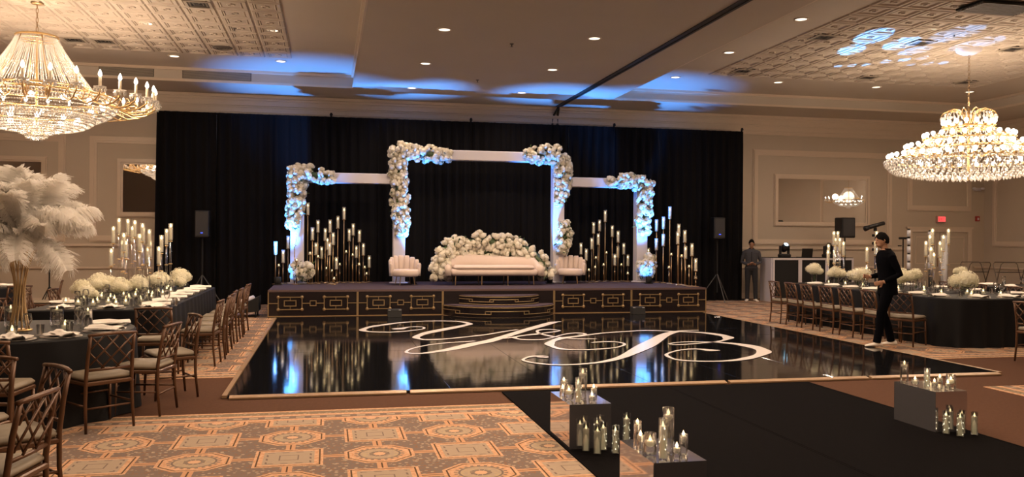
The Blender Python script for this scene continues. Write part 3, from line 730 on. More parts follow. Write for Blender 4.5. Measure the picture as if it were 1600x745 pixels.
# blossoms: three rose heads shared by every arrangement
def petal(b_, a, lean, r0, h, w, curl, m=0):
    rows, cols = 3, 3; vs = []
    for i in range(rows):
        t_ = i / (rows - 1)
        for j in range(cols):
            s_ = (j / (cols - 1) - .5) * w * (1 - .35 * (1 - t_)) * (1 if i < 2 else .8)
            rr = r0 + lean * t_ + curl * t_ * t_ - abs(j - 1) * .12 * w
            vs.append((rr * math.cos(a) - s_ * math.sin(a), rr * math.sin(a) + s_ * math.cos(a), h * t_ - abs(j - 1) * h * .08 * t_))
    fs = [(i * cols + j, i * cols + j + 1, (i + 1) * cols + j + 1, (i + 1) * cols + j) for i in range(rows - 1) for j in range(cols - 1)]
    b_.add(vs, fs, m)
def rose(seed):
    random.seed(seed); b_ = MB()
    b_.sphere((0, 0, .42), (.66, .66, .60), 10, 7)
    for n, lean, r0, h, w, cu in ((4, -.02, .26, 1.02, .6, -.05), (5, .12, .44, .92, .72, 0), (6, .22, .56, .76, .78, .05), (7, .22, .66, .5, .8, .12)):
        off = random.random() * 3
        for k in range(n): petal(b_, off + 2 * PI * k / n + jit(.12), lean * random.uniform(.8, 1.2), r0, h * random.uniform(.93, 1.07), w, cu)
    b_.v = [(x, y, z - .35) for x, y, z in b_.v]
    return b_.mesh('blossom', M_petal, True)
ROSES = [rose(s) for s in (1, 2, 3)]
def hydrangea(seed):
    random.seed(seed); b_ = MB(); b_.sphere((0, 0, 0), (.86, .86, .74), 12, 8)
    for k in range(90):
        z = 1 - 2 * (k + .5) / 90; a = k * 2.39996; q = math.sqrt(max(0, 1 - z * z)); n = Vector((q * math.cos(a), q * math.sin(a), z * .86))
        c_ = n * random.uniform(.9, 1.06); tx = n.orthogonal().normalized(); ty = n.normalized().cross(tx); w = random.uniform(.13, .19); r0 = random.random() * 2
        for p in range(4):
            d = tx * math.cos(r0 + p * PI / 2) + ty * math.sin(r0 + p * PI / 2); e = ty * math.cos(r0 + p * PI / 2) - tx * math.sin(r0 + p * PI / 2)
            b_.add([c_, c_ + d * w * .6 + e * w * .5 + n * .04, c_ + d * w * 1.15 + n * .02, c_ + d * w * .6 - e * w * .5 + n * .04], [(0, 1, 2, 3)])
    return b_.mesh('bloom', M_hyd)
HYD = [hydrangea(s) for s in (5, 6)]
random.seed(21)
leafs_b = MB()
def leaf(b_, p, d, L, w):
    d = Vector(d).normalized(); s_ = d.cross(Vector((jit(1), jit(1), 1))).normalized(); p = Vector(p); u = s_.cross(d)
    b_.add([p, p + d * L * .5 + s_ * w + u * .01, p + d * L + u * -.02, p + d * L * .5 - s_ * w + u * .01, p + d * L * .5 - u * .012], [(0, 1, 4), (1, 2, 4), (2, 3, 4), (3, 0, 4)])
def floral(label, loc, paths, count, size=(.066, .102), spread=.17, leaves=40, name='flower_garland', cat='flowers', flat=.8, core=True):
    """paths: polylines with radius; blossoms sit on the outside, mostly towards the hall"""
    t = thing(name, label, cat, loc)
    seg = []
    for P in paths:
        for a, c_ in zip(P[:-1], P[1:]): seg.append((Vector(a[:3]), Vector(c_[:3]), a[3], c_[3]))
    tot = sum((q[1] - q[0]).length for q in seg)
    if core:
        cb = MB()
        for P in paths: cb.tube([p[:3] for p in P], [p[3] * .40 for p in P], 8)
        cb.build('greenery_core', M_leaf, t)
    lv = MB()
    def pick():
        w = random.random() * tot
        for s_ in seg:
            L = (s_[1] - s_[0]).length
            if w <= L: break
            w -= L
        k = w / max(L, 1e-6); c_ = s_[0].lerp(s_[1], k); r_ = s_[2] + (s_[3] - s_[2]) * k
        dr_ = (s_[1] - s_[0]).normalized()
        while True:
            d = Vector((jit(1), jit(1), jit(1)))
            if .05 < d.length < 1: break
        d.y = -abs(d.y) * 1.1 if random.random() < .82 else d.y
        d = d - dr_ * d.dot(dr_); d.normalize()
        return c_, r_, d
    for k in range(count):
        c_, r_, d = pick(); p = c_ + d * r_ * random.uniform(.65, 1.1); p.y = c_.y + (p.y - c_.y) * flat
        rt = d.to_track_quat('Z', 'Y').to_euler(); s_ = random.uniform(*size)
        put('blossom', random.choice(ROSES), t, p, rot=(rt.x + jit(.4), rt.y + jit(.4), jit(3)), sc=s_)
    for k in range(leaves):
        c_, r_, d = pick(); leaf(lv, c_ + d * r_ * random.uniform(.5, 1.05), d + Vector((jit(.8), jit(.4), jit(.8))), random.uniform(.07, .14), .022)
    o = lv.build('foliage', M_leaf, t); o['kind'] = 'stuff'
    return t
FY = AY - .12
floral('cascade of white roses over the corner of the left half arch', (0, FY, 0), [[(-.84, 0, 3.08, .14), (-.6, 0, 3.12, .2), (-.2, 0, 3.06, .17), (.12, 0, 3.02, .09)], [(-.72, 0, 3.12, .2), (-.72, 0, 2.6, .19), (-.78, 0, 2.1, .17), (-.78, 0, 1.85, .1)]], 190, spread=.2)
floral('cascade of white roses over the left corner of the tall centre arch', (0, FY, 0), [[(1.56, 0, 3.72, .17), (1.9, 0, 3.66, .18), (2.5, 0, 3.62, .17), (2.85, 0, 3.58, .12)], [(1.6, 0, 3.75, .2), (1.58, 0, 3.2, .2), (1.62, 0, 2.5, .19), (1.68, 0, 1.95, .17), (1.68, 0, 1.7, .1)]], 285)
floral('cascade of white roses over the right corner of the tall centre arch', (0, FY, 0), [[(4.62, 0, 3.66, .1), (4.9, 0, 3.7, .19), (5.5, 0, 3.7, .22)], [(5.58, 0, 3.7, .2), (5.6, 0, 3.2, .2), (5.55, 0, 2.75, .15), (5.52, 0, 2.5, .09)]], 200)
floral('small spray of white roses low on the right column of the centre arch', (0, FY, 0), [[(5.62, -.05, 2.05, .1), (5.66, -.05, 1.7, .16), (5.55, -.05, 1.3, .13)]], 60)
floral('cascade of white roses over the corner of the right half arch', (0, FY, 0), [[(6.78, 0, 3.08, .09), (7.15, 0, 3.08, .17), (7.7, 0, 3.08, .2)], [(7.74, 0, 3.1, .2), (7.72, 0, 2.6, .18), (7.68, 0, 2.1, .17), (7.74, 0, 1.8, .1)]], 190)
floral('round bunch of white roses at the foot of the left half arch', (-.64, FY - .14, 0), [[(-.18, 0, .86, .16), (.12, 0, .9, .2), (.3, 0, .85, .14)]], 70, cat='flowers', name='flower_bunch')
floral('round bunch of white roses at the foot of the right half arch', (7.7, FY - .14, 0), [[(-.2, 0, .88, .16), (.05, 0, .95, .22), (.2, 0, .88, .14)], [(.1, 0, 1.05, .12), (.12, 0, 1.25, .06)]], 75, name='flower_bunch')
floral('big arched bank of white roses behind and around the cream sofa', (0, 19.95, 0), [[(2.52, -.42, .72, .17), (2.5, -.38, 1.05, .2), (2.62, -.25, 1.36, .2), (3.05, -.05, 1.52, .2), (3.65, 0, 1.58, .22), (4.3, 0, 1.5, .2), (4.72, -.15, 1.36, .2), (4.98, -.35, 1.05, .19), (5.05, -.42, .72, .16)], [(2.75, -.15, 1.2, .16), (3.3, .0, 1.34, .16), (4.0, .0, 1.34, .16), (4.6, -.05, 1.25, .16)]], 300, size=(.074, .112), leaves=50, name='flower_bank')

# ------------------------------------------------------------------ sofa and shell chairs
def seatcurve(b_, pts): pass
t = thing('sofa', 'cream velvet sofa with curved back and thin legs on the stage', 'sofa', (3.74, 19.42, SZ + .006), math.radians(-2))
sw = 1.07
vs_seat = MB().bbox((0, .02, .29), (2.0, .68, .15), .04); vs_seat.build('seat_base', M_sofa, t, True)
MB().bbox((0, -.02, .40), (1.86, .62, .10), .045).build('seat_cushion', M_sofa, t, True)
n = 28; rings = []
for i in range(n + 1):
    u = i / n; a = -1.0 + 2 * u                        # -1 .. 1 along the back
    ang = a * PI / 2
    x = sw * math.copysign(abs(math.sin(ang)) ** .65, math.sin(ang)); y = .34 - .68 * (1 - math.cos(ang) ** .42) if abs(a) < .999 else -.34
    k = abs(a)
    top = .60 + .10 * math.exp(-((u - .38) / .16) ** 2) + .04 * math.exp(-((u - .7) / .14) ** 2)
    top = top if k < .72 else top - (top - .46) * min(1, (k - .72) / .22)
    nx, ny = math.sin(ang), math.cos(ang); w = .06
    rings.append([(x + nx * w, y + ny * w, .22), (x + nx * w * 1.2, y + ny * w * 1.2, top - .05), (x, y, top), (x - nx * w, y - ny * w, top - .05), (x - nx * w, y - ny * w, .22)])
MB().loft(rings).build('back_and_arms', M_sofa, t, True)
for x in (-.9, -.3, .3, .9):
    for y in (-.26, .3): MB().tube([(x, y, .22), (x * 1.01, y * 1.05, .0)], [.016, .01], 8).build('leg', M_brass, t)
def shell_chair(label, loc, rz):
    t = thing('shell_chair', label, 'armchair', loc, rz, 'cream shell-back armchairs')
    MB().lathe([(.05, .20), (.27, .19), (.30, .23), (.30, .31), (.27, .35), (0, .36)], 24, (0, -.05, 0), sy=.95).build('seat_cushion', M_sofa, t, True)
    nch = 9
    for k in range(nch):
        a0 = math.radians(-12 + 204 * k / nch); a1 = math.radians(-12 + 204 * (k + 1) / nch); am = (a0 + a1) / 2
        b_ = MB(); hgt = .42 + .25 * math.sin(max(0, min(1, (k + .5) / nch)) * PI) ** .7
        rings = []
        for z in (.2, .3, .45, hgt - .04, hgt):
            fl_ = .30 + .06 * (z - .2); rr = []
            for j in range(9):
                w = 2 * PI * j / 8
            wd_ = (a1 - a0) / 2 * fl_ * 1.08
            if z == hgt: wd_ *= .7
            for j in range(10):
                w = 2 * PI * j / 10; lx = math.cos(w) * .042 * (1 if z < hgt else .5); ly = math.sin(w) * wd_
                cx_, cy_ = math.cos(am) * (fl_ + .02), math.sin(am) * (fl_ + .02)
                rr.append((cx_ + lx * math.cos(am) - ly * math.sin(am), cy_ + lx * math.sin(am) + ly * math.cos(am), z))
            rings.append(rr)
        b_.loft(rings).build('back_channel', M_sofa, t, True)
    for a in (45, 135, 225, 315):
        a = math.radians(a); MB().tube([(.2 * math.cos(a), .2 * math.sin(a), .26), (.25 * math.cos(a), .25 * math.sin(a), 0)], [.016, .009], 8).build('leg', M_brass, t)
shell_chair('cream shell-back armchair on the stage left of the sofa', (1.72, 19.55, SZ + .006), math.radians(12))
shell_chair('cream shell-back armchair on the stage right of the sofa', (5.72, 19.85, SZ + .006), math.radians(-18))

# ------------------------------------------------------------------ gold candle stands on the stage
def ring_glass(r, z0, z1): return [(r * .2, z0), (r, z0 + .004), (r, z1)]
base_me = MB().lathe([(.075, 0), (.075, .008), (.02, .016), (.012, .03)], 14).mesh('base', M_brass, True)
pole_me = MB().tube([(0, 0, 0), (0, 0, 1)], .0125, 8).mesh('pole', M_brass, True)
cup_me = MB().lathe([(.012, -.01), (.036, 0), (.042, .012), (.04, .016)], 12).mesh('holder', M_brass, True)
cyl_me = MB().lathe([(.042, .01), (.042, .30), (.039, .30), (.039, .012)], 14, cap=False).mesh('glass_cylinder', M_tube, True)
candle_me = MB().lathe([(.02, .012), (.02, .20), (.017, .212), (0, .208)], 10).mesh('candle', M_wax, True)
flame_me = MB().lathe([(.004, .205), (.014, .228), (.011, .248), (0, .275)], 8).mesh('flame', M_flame, True)
vot_me = MB().lathe([(.02, 0), (.034, .004), (.036, .07), (.033, .07), (.031, .008)], 12, cap=False).mesh('glass_cup', M_glass, True)
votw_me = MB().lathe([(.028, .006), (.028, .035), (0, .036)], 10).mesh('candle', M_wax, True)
votf_me = MB().lathe([(.004, .034), (.011, .05), (0, .075)], 8).mesh('flame', M_flame, True)
def candle_stand(x, y, h, label, group, small=False):
    t = thing('candle_stand', label, 'candle stand', (x, y, SZ + .001), jit(3), group)
    put('base', base_me, t)
    hp = h - (.075 if small else .31)
    put('pole', pole_me, t, (0, 0, .01), sc=(1, 1, max(.03, hp - .01)))
    put('holder', cup_me, t, (0, 0, hp))
    if small:
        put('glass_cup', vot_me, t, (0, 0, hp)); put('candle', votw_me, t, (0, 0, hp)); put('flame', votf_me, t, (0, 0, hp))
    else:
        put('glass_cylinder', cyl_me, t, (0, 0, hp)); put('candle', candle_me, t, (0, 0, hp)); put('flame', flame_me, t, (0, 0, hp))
LT=[(-1.17,20.09,0.98),(-1.01,20.22,0.79),(-0.9,20.21,1.11),(-0.76,20.32,1.18),(-0.47,20.42,1.89),(-0.36,20.32,1.31),(-0.28,20.33,0.96),(-0.24,20.54,1.49),(-0.15,20.43,0.87),(-0.07,20.45,1.3),(-0.02,20.65,1.08),(0.04,20.55,1.5),(0.03,20.63,0.96),(0.11,20.57,1.2),(0.22,20.64,1.59),(0.36,20.57,1.8),(0.19,20.63,0.62),(0.49,20.78,1.29),(0.58,20.73,1.42),(0.66,20.8,0.89),(0.73,20.81,1.27),(0.82,20.69,0.95),(0.97,20.9,0.65)]
LS=[(-1.1,20.2,0.46),(-0.71,20.26,0.58),(-0.41,20.29,0.74),(-0.23,20.55,0.66),(-0.04,20.52,0.38),(0.09,20.62,0.32),(0.14,20.67,0.14),(0.27,20.67,0.47),(0.42,20.77,0.77),(0.57,20.69,0.7),(0.73,20.83,0.47),(0.86,20.79,0.4),(0.91,20.92,0.24),(-0.59,20.44,0.42)]
RT=[(6.22,20.63,0.99),(6.36,20.64,0.84),(6.51,20.66,1.12),(6.62,20.86,1.52),(6.7,20.72,1.23),(6.75,20.77,1.58),(6.87,20.68,1.82),(7.08,20.74,1.44),(7.14,20.7,0.71),(7.22,20.69,1.3),(7.24,20.76,0.91),(7.4,20.76,0.99),(7.54,20.84,0.69)]
RS=[(6.66,20.78,0.64),(7.37,20.85,0.46),(6.66,20.83,0.4),(6.9,20.87,0.46),(6.48,20.78,0.33),(7.47,20.64,0.25),(6.96,20.83,0.77)]
RT2=[(7.92,20.63,0.95),(7.97,20.51,0.87),(8.07,20.22,1.59),(8.08,20.25,1.11),(8.15,19.96,1.65),(8.19,20.06,1.22),(8.26,19.82,1.9),(8.37,19.52,1.47),(8.34,19.51,1.28),(8.49,19.43,1.32),(8.51,19.43,0.93),(8.53,19.1,1.0),(8.63,19.1,0.64)]
RS2=[(8.42,19.45,0.72),(8.5,19.19,0.47),(8.24,19.8,0.43),(8.63,19.1,0.21),(8.31,19.83,0.75)]
def clampx(L):
    o = []
    for (x, y, z) in L:
        if x > 8.22: k = 8.22 / x; x, y, z = x * k, y * k, (z + SZ - 1.65) * k + 1.65 - SZ
        o.append((x, y, z))
    return o
def spaced(L, have):
    """keep bases from touching"""
    for (x, y, z) in L:
        for _ in range(60):
            if all(math.hypot(x - a, y - b_) > .155 for a, b_ in have): break
            k = 1 + jit(.012); y2 = y * k
            if SY0 + .3 < y2 < SY1 - .1 and (x * k) < 8.24: x, y, z = x * k, y2, (z + SZ - 1.65) * k + 1.65 - SZ
        have.append((x, y)); yield x, y, z
have = [(-.7, 20.33), (-.6, 20.3), (7.68, 20.33), (-.8, 20.3), (7.6, 20.3), (7.8, 20.3)]
for nm, big, small in (('left of the shell chairs', LT, LS), ('right of the right armchair', RT, RS), ('at the right end of the stage', RT2, RS2)):
    for L, sm in ((big, False), (small, True)):
        L = sorted(spaced(clampx(L), have))
        for i, (x, y, h) in enumerate(L):
            word = 'low gold votive stand' if sm else 'tall gold candle stand'
            candle_stand(x, y, h, '%s, %s from left, %s' % (word, ordn(i), nm.replace('left of the shell chairs', 'by the left half arch')), 'gold candle stands on the stage', sm)

# ------------------------------------------------------------------ blue uplights on the stage and small boxes
BLUE = (0.055, 0.29, 1.0)
def uplight(x, y, tgt, label, watts, spot, low=None):
    t = thing('led_uplight', label, 'uplight', (x, y, SZ + .002))
    MB().lathe([(.06, .02), (.075, .04), (.075, .17), (.065, .175)], 14).build('can', M_matte, t, True)
    MB().b2(-.09, .09, -.06, .06, 0, .02).build('yoke', M_matte, t)
    MB().lathe([(.06, .172), (0, .174)], 14, cap=False).build('lens', emat('blue_lens', BLUE, 1.0), t)
    lamp('uplight_beam', 'SPOT', (0, 0, .2), watts, BLUE, t, .05, target=(tgt[0] - x, tgt[1] - y, tgt[2] - SZ), spot=spot, blend=1.0)
    if low: lamp('low_beam', 'SPOT', (0, .07, .13), 26, BLUE, t, .03, target=(low[0] - x, low[1] - y, low[2] - SZ), spot=75, blend=.8)
uplight(-1.10, 19.74, (-.86, 20.06, 2.6), 'small black LED uplight in front of the left half arch', BLUE_W, 64, (-.68, 20.05, .98))
uplight(1.93, 19.93, (1.86, 20.02, 4.0), 'small black LED uplight at the left column of the centre arch', BLUE_W, 46)
uplight(5.22, 19.90, (5.30, 20.02, 4.0), 'small black LED uplight at the right column of the centre arch', BLUE_W, 46)
uplight(7.60, 19.52, (7.66, 20.0, 3.2), 'small black LED uplight in front of the right half arch', BLUE_W, 64, (7.70, 20.05, 1.0))
def monitor(x, y, label):
    t = thing('floor_monitor', label, 'speaker', (x, y, .038))
    MB().add([(-.14, -.1, 0), (.14, -.1, 0), (.14, .1, 0), (-.14, .1, 0), (-.14, -.06, .14), (.14, -.06, .14), (.14, .1, .16), (-.14, .1, .16)], [(3, 2, 1, 0), (4, 5, 6, 7), (0, 1, 5, 4), (1, 2, 6, 5), (2, 3, 7, 6), (3, 0, 4, 7)]).build('cabinet', M_matte, t)
    for sx in (-1, 1): MB().tube([(sx * .08, -.066, .142), (sx * .13, -.066, .142)], .006, 6).build('reflection_strip', M_white, t)  # white strips painted in as the reflection along the box top
monitor(1.33, 17.5, 'small black floor box at the stage front left of the steps')
monitor(6.55, 17.45, 'small black floor box at the stage front right of the steps')
t = thing('folded_cart', 'low black ramp with a white roll beside the left end of the stage', 'cart', (-1.72, 18.4, .006))
MB().add([(-.34, -.3, .05), (.34, -.3, .12), (.34, .3, .12), (-.34, .3, .05), (-.34, -.3, .09), (.34, -.3, .42), (.34, .3, .42), (-.34, .3, .09)], [(3, 2, 1, 0), (4, 5, 6, 7), (0, 1, 5, 4), (1, 2, 6, 5), (2, 3, 7, 6), (3, 0, 4, 7)]).build('ramp_body', M_matte, t)
for x in (-.28, .28):
    for y in (-.26, .26): MB().tube([(x, y, .0), (x, y, .12)], .016, 6).build('leg', M_matte, t)
MB().tube([(-.02, -.22, .31), (.2, .1, .38)], .045, 10).build('white_roll', M_white, t, True)

# ------------------------------------------------------------------ loudspeakers on poles by the drapes
def speaker_on_stand(x, y, z0, z1, w, label, led=True, rz=0.0):
    t = thing('loudspeaker', label, 'speaker', (x, y, .006), rz)
    MB().bbox((0, 0, (z0 + z1) / 2), (w, w * .9, z1 - z0), .02).build('cabinet', M_black, t)
    MB().b2(-w * .42, w * .42, -w * .47, -w * .45, z0 + .05, z1 - .04).build('grille', pmat('speaker_grille', (.03, .03, .032), .6, bump=.4, bscale=300), t)
    if led: MB().b2(-.025, .025, -w * .485, -w * .47, z0 + .1, z0 + .115).build('blue_light', M_ledblue, t)
    MB().tube([(0, 0, .25), (0, 0, z0)], .02, 8).build('pole', M_matte, t)
    for k in range(3):
        a = k * 2 * PI / 3 + .5; MB().tube([(0, 0, .75), (.5 * math.cos(a), .5 * math.sin(a), .012)], .012, 6).build('tripod_leg', pmat('grey_leg', (.09, .09, .09), .4), t)
speaker_on_stand(-2.88, 21.05, 1.62, 2.25, .32, 'black loudspeaker with blue light on a pole left of the stage')
speaker_on_stand(10.1, 21.0, 1.68, 2.24, .32, 'black loudspeaker with blue light on a tripod right of the stage')

# ================================================================== LATTICE-BACK CHAIRS
def make_chair():
    r = thing('lattice_chair', 'x', 'chair')
    for sx in (-1, 1):
        MB().tube([(sx * .205, -.215, 0), (sx * .20, -.19, .25), (sx * .195, -.19, .46), (sx * .19, -.215, .65), (sx * .185, -.25, .82)], [.012, .015, .017, .016, .015], 8).build('back_post', M_chair, r, True)
        MB().tube([(sx * .20, .20, 0), (sx * .19, .185, .40)], [.012, .017], 8).build('front_leg', M_chair, r, True)
        MB().tube([(sx * .20, -.195, .22), (sx * .197, .19, .22)], .009, 6).build('side_stretcher', M_chair, r, True)
    MB().tube([(-.197, .19, .27), (.197, .19, .27)], .009, 6).build('front_stretcher', M_chair, r, True)
    MB().tube([(-.2, -.192, .20), (.2, -.192, .20)], .009, 6).build('rear_stretcher', M_chair, r, True)
    MB().bbox((0, 0, .405), (.42, .41, .035), .008).build('seat_frame', M_chair, r)
    MB().bbox((0, .01, .448), (.415, .40, .055), .022).build('seat_cushion', M_seat, r, True)
    def yb(z): return -.19 - .06 * max(0, (z - .46) / .36) ** 1.2
    MB().tube([(-.205, -.246, .815), (-.1, -.262, .822), (0, -.267, .824), (.1, -.262, .822), (.205, -.246, .815)], .017, 8, sq=.8).build('top_rail', M_chair, r, True)
    MB().tube([(-.19, yb(.52), .52), (0, yb(.52) - .008, .52), (.19, yb(.52), .52)], .012, 8).build('bottom_rail', M_chair, r, True)
    X0, X1, Za, Zb = -.185, .185, .53, .805
    for sg in (1, -1):
        for k in range(5):
            c_ = (-.34 + k * .13)
            pts = []
            for z in (Za, (Za + Zb) / 2, Zb):
                pts.append((sg * (c_ + (z - Za) * .95), z))
            # clip to the posts
            P = []
            for q in range(9):
                z = Za + (Zb - Za) * q / 8; x = sg * (c_ + (z - Za) * .95)
                if X0 <= x <= X1: P.append((x, yb(z) - .004 * sg - .006, z))
            if len(P) > 1: MB().tube([P[0], P[-1]], .0075, 6).build('lattice_bar', M_chair, r, True)
    return r
proto_chair = make_chair(); chair_used = [False]
def chair(x, y, f, label, group):
    if not chair_used[0]: o = proto_chair; chair_used[0] = True
    else: o = copy_tree(proto_chair)
    o.location = (x, y, .0065); o.rotation_euler = (0, 0, math.atan2(-f[0], f[1]))
    return tag(o, label, 'chair', group)
GC = 'bronze lattice-back banquet chairs'
chair(-1.93, 7.94, (-.635, .77), 'lattice-back chair seen from behind at the round table with the feather centrepiece', GC)
chair(-1.66, 8.52, (-.97, .2), 'lattice-back chair at the round table, right of the one seen from behind', GC)
chair(-1.58, 9.32, (-.86, -.42), 'lattice-back chair on the far right of the round table beside the brown carpet', GC)
chair(-2.57, 7.50, (0.1, 1), 'lattice-back chair left of the one seen from behind at the round table', GC)
chair(-2.30, 6.10, (-.3, -.95), 'lattice-back chair at the left frame edge with its back to the round table', GC)
chair(-1.85, 5.66, (-.8, -.58), 'lattice-back chair between the nearest chair and the round table', GC)
chair(-1.70, 4.86, (-.98, .16), 'nearest lattice-back chair in the bottom left corner', GC)
chair(-1.94, 10.60, (0, 1), 'lattice-back chair at the near end of the long left table', GC)
for i in range(7): chair(-1.60 + jit(.03), 11.55 + i * .64 + jit(.03), (-1, jit(.08)), '%s lattice-back chair from the near end along the right side of the long left table' % ordn(i), GC)
for i in range(3): chair(-3.86, 12.0 + i * 1.1, (1, jit(.1)), '%s lattice-back chair on the far side of the long left table' % ordn(i), GC)
chair(-5.05, 15.3, (-.75, .65), 'lattice-back chair at the far left table, nearer one', GC)
chair(-4.95, 16.75, (-1, -.25), 'lattice-back chair at the far left table, farther one', GC)
for i, y in enumerate((15.52, 14.93, 14.32, 13.72, 13.12, 12.5)): chair(8.93 + jit(.02), y, (1, jit(.06)), '%s lattice-back chair from the stage end in the row before the long right table' % ordn(i), GC)
chair(8.98, 11.90, (.9, .43), 'lattice-back chair right of the walking man at the near corner of the right table', GC)
for i in range(4): chair(11.95, 12.3 + i * .9, (-1, 0), '%s lattice-back chair from the near end on the far side of the right table' % ordn(i), GC)
chair(9.52, 9.88, (1, .1), 'lattice-back chair cut by the right frame edge before the right table', GC)
chair(12.55, 15.4, (.8, -.6), 'lattice-back chair at the far right table, left one', GC)
chair(13.3, 15.7, (.3, -.9), 'lattice-back chair at the far right table, right one', GC)

# ================================================================== CLOTH-COVERED TABLES
TZ = .76
def covered(outline, label, loc, name='covered_table', fold=.028):
    """outline: list of (x, y) around the top, counter-clockwise, with outward normals worked out"""
    t = thing(name, label, 'table', loc)
    n = len(outline); nor = []
    for i in range(n):
        a, c_ = outline[i - 1], outline[(i + 1) % n]; tx, ty = c_[0] - a[0], c_[1] - a[1]; L = math.hypot(tx, ty); nor.append((ty / L, -tx / L))
    MB().add([(x, y, TZ) for x, y in outline] + [(x + nx * .012, y + ny * .012, TZ - .015) for (x, y), (nx, ny) in zip(outline, nor)],
             [tuple(range(n))] + [(n + i, n + (i + 1) % n, (i + 1) % n, i) for i in range(n)]).build('tabletop_cloth', M_cloth, t, False)
    vs, fs = [], []; lv = [TZ - .015, .62, .4, .18, .008]; s_ = 0; acc = []
    for i in range(n): acc.append(s_); s_ += math.dist(outline[i], outline[(i + 1) % n])
    cyc = max(6, round(s_ / .34))
    for k, z in enumerate(lv):
        f = k / (len(lv) - 1)
        for i in range(n):
            w = math.sin(acc[i] / s_ * 2 * PI * cyc + 1.1 * math.sin(acc[i] * 1.7)) * fold * f + .012 + .035 * f
            vs.append((outline[i][0] + nor[i][0] * w, outline[i][1] + nor[i][1] * w, z))
    for k in range(len(lv) - 1):
        for i in range(n): fs.append((k * n + i, (k + 1) * n + i, (k + 1) * n + (i + 1) % n, k * n + (i + 1) % n)[::-1])
    MB().add(vs, fs).build('draped_skirt', M_cloth, t, True)
    return t
def circ(r, n=160): return [(r * math.cos(2 * PI * i / n), r * math.sin(2 * PI * i / n)) for i in range(n)]
def rrect(w, h, r, d=.035):
    out = []
    for (cx_, cy_, a0) in ((w - r, h - r, 0), (-w + r, h - r, 90), (-w + r, -h + r, 180), (w - r, -h + r, 270)):
        m_ = max(8, int(r * PI / 2 / d))
        for i in range(m_ + 1): a = math.radians(a0 + 90 * i / m_); out.append((cx_ + r * math.cos(a), cy_ + r * math.sin(a)))
    res = []
    for i in range(len(out)):
        a, c_ = out[i], out[(i + 1) % len(out)]; L = math.dist(a, c_); k = max(1, int(L / d))
        for q in range(k): res.append((a[0] + (c_[0] - a[0]) * q / k, a[1] + (c_[1] - a[1]) * q / k))
    return res
RT0 = (-2.86, 8.76)
covered(circ(1.03), 'round table under a floor-length black cloth with the feather centrepiece', (*RT0, 0))
covered(circ(1.0), 'round table under black cloth at the left frame edge by the nearest chair', (-2.85, 4.95, 0))
covered(rrect(.78, 2.4, .12), 'long left table under black cloth crowded with candles and white flowers', (-2.73, 13.45, 0))
covered(circ(.95), 'far left round table under black cloth behind the long left table', (-6.2, 16.2, 0))
covered(rrect(1.07, 2.5, .45), 'long right table under black cloth behind the walking man', (10.45, 13.9, 0))
covered(circ(.95), 'far right round table under black cloth at the right frame edge', (13.75, 14.55, 0))

# ------------------------------------------------------------------ tableware
plate_me = MB().lathe([(0, .004), (.09, .003), (.10, .008), (.148, .018), (.15, .02), (.145, .022), (.098, .012), (.09, .008), (0, .008)], 28, cap=False).mesh('dinner_plate', M_china, True)
charger_me = MB().lathe([(0, .001), (.165, .001), (.172, .006), (.16, .008), (0, .006)], 28, cap=False).mesh('charger', pmat('silver_charger', (.55, .5, .45), .3, .7), True)
wine_me = MB().lathe([(.034, 0), (.034, .003), (.005, .008), (.0045, .085), (.02, .1), (.038, .13), (.04, .16), (.032, .20), (.03, .20), (.038, .16), (.036, .13), (.018, .103)], 14, cap=False).mesh('wine_glass', M_glass, True)
tumb_me = MB().lathe([(.0, .004), (.03, .004), (.036, .10), (.034, .10), (.029, .012), (0, .012)], 14, cap=False).mesh('water_glass', M_glass, True)
def napkin_mesh(seed):
    random.seed(seed); vs, fs = [], []; nx, ny = 7, 12
    for j in range(ny):
        for i in range(nx):
            u, v = i / (nx - 1) - .5, j / (ny - 1) - .5
            vs.append((u * (.12 + .05 * abs(v)) + .008 * math.sin(v * 9), v * .34, .012 + .02 * math.cos(u * 7) * (1 - abs(v)) + .006 * math.sin(u * 22 + v * 5)))
    n_ = len(vs); vs += [(x, y, z - .008) for x, y, z in vs]
    for j in range(ny - 1):
        for i in range(nx - 1): a = j * nx + i; fs += [(a, a + 1, a + nx + 1, a + nx), (n_ + a + nx, n_ + a + nx + 1, n_ + a + 1, n_ + a)]
    return MB().add(vs, fs).mesh('napkin', M_linen, True)
NAP = [napkin_mesh(k) for k in (1, 2)]
random.seed(33)
def setting(x, y, f, where, glasses=2):
    L = math.hypot(*f); f = (f[0] / L, f[1] / L); rz = math.atan2(-f[0], f[1]); s_ = (f[1], -f[0])
    t = tag(put('dinner_plate', plate_me, None, (x, y, TZ + .009), jit(3)), 'white dinner plate, ' + where, 'plate', 'dinner plates')
    tag(put('charger_plate', charger_me, None, (x, y, TZ + .0005), 0), 'silver charger plate, ' + where, 'plate', 'charger plates')
    tag(put('napkin', random.choice(NAP), None, (x - f[0] * .03, y - f[1] * .03, TZ + .03), rz + jit(.25)), 'folded white napkin, ' + where, 'napkin', 'folded napkins')
    tag(put('wine_glass', wine_me, None, (x + f[0] * .25 + s_[0] * .1, y + f[1] * .25 + s_[1] * .1, TZ + .001)), 'stemmed wine glass, ' + where, 'glass', 'wine glasses')
    if glasses > 1: tag(put('water_glass', tumb_me, None, (x + f[0] * .23 + s_[0] * .2, y + f[1] * .23 + s_[1] * .2, TZ + .001)), 'short water glass, ' + where, 'glass', 'water glasses')
for i in range(7): setting(-2.16, 11.55 + i * .64, (-1, 0), '%s from the near end, right side of the long left table' % ordn(i))
for i in range(3): setting(-3.30, 12.0 + i * 1.1, (1, 0), '%s from the near end, far side of the long left table' % ordn(i))
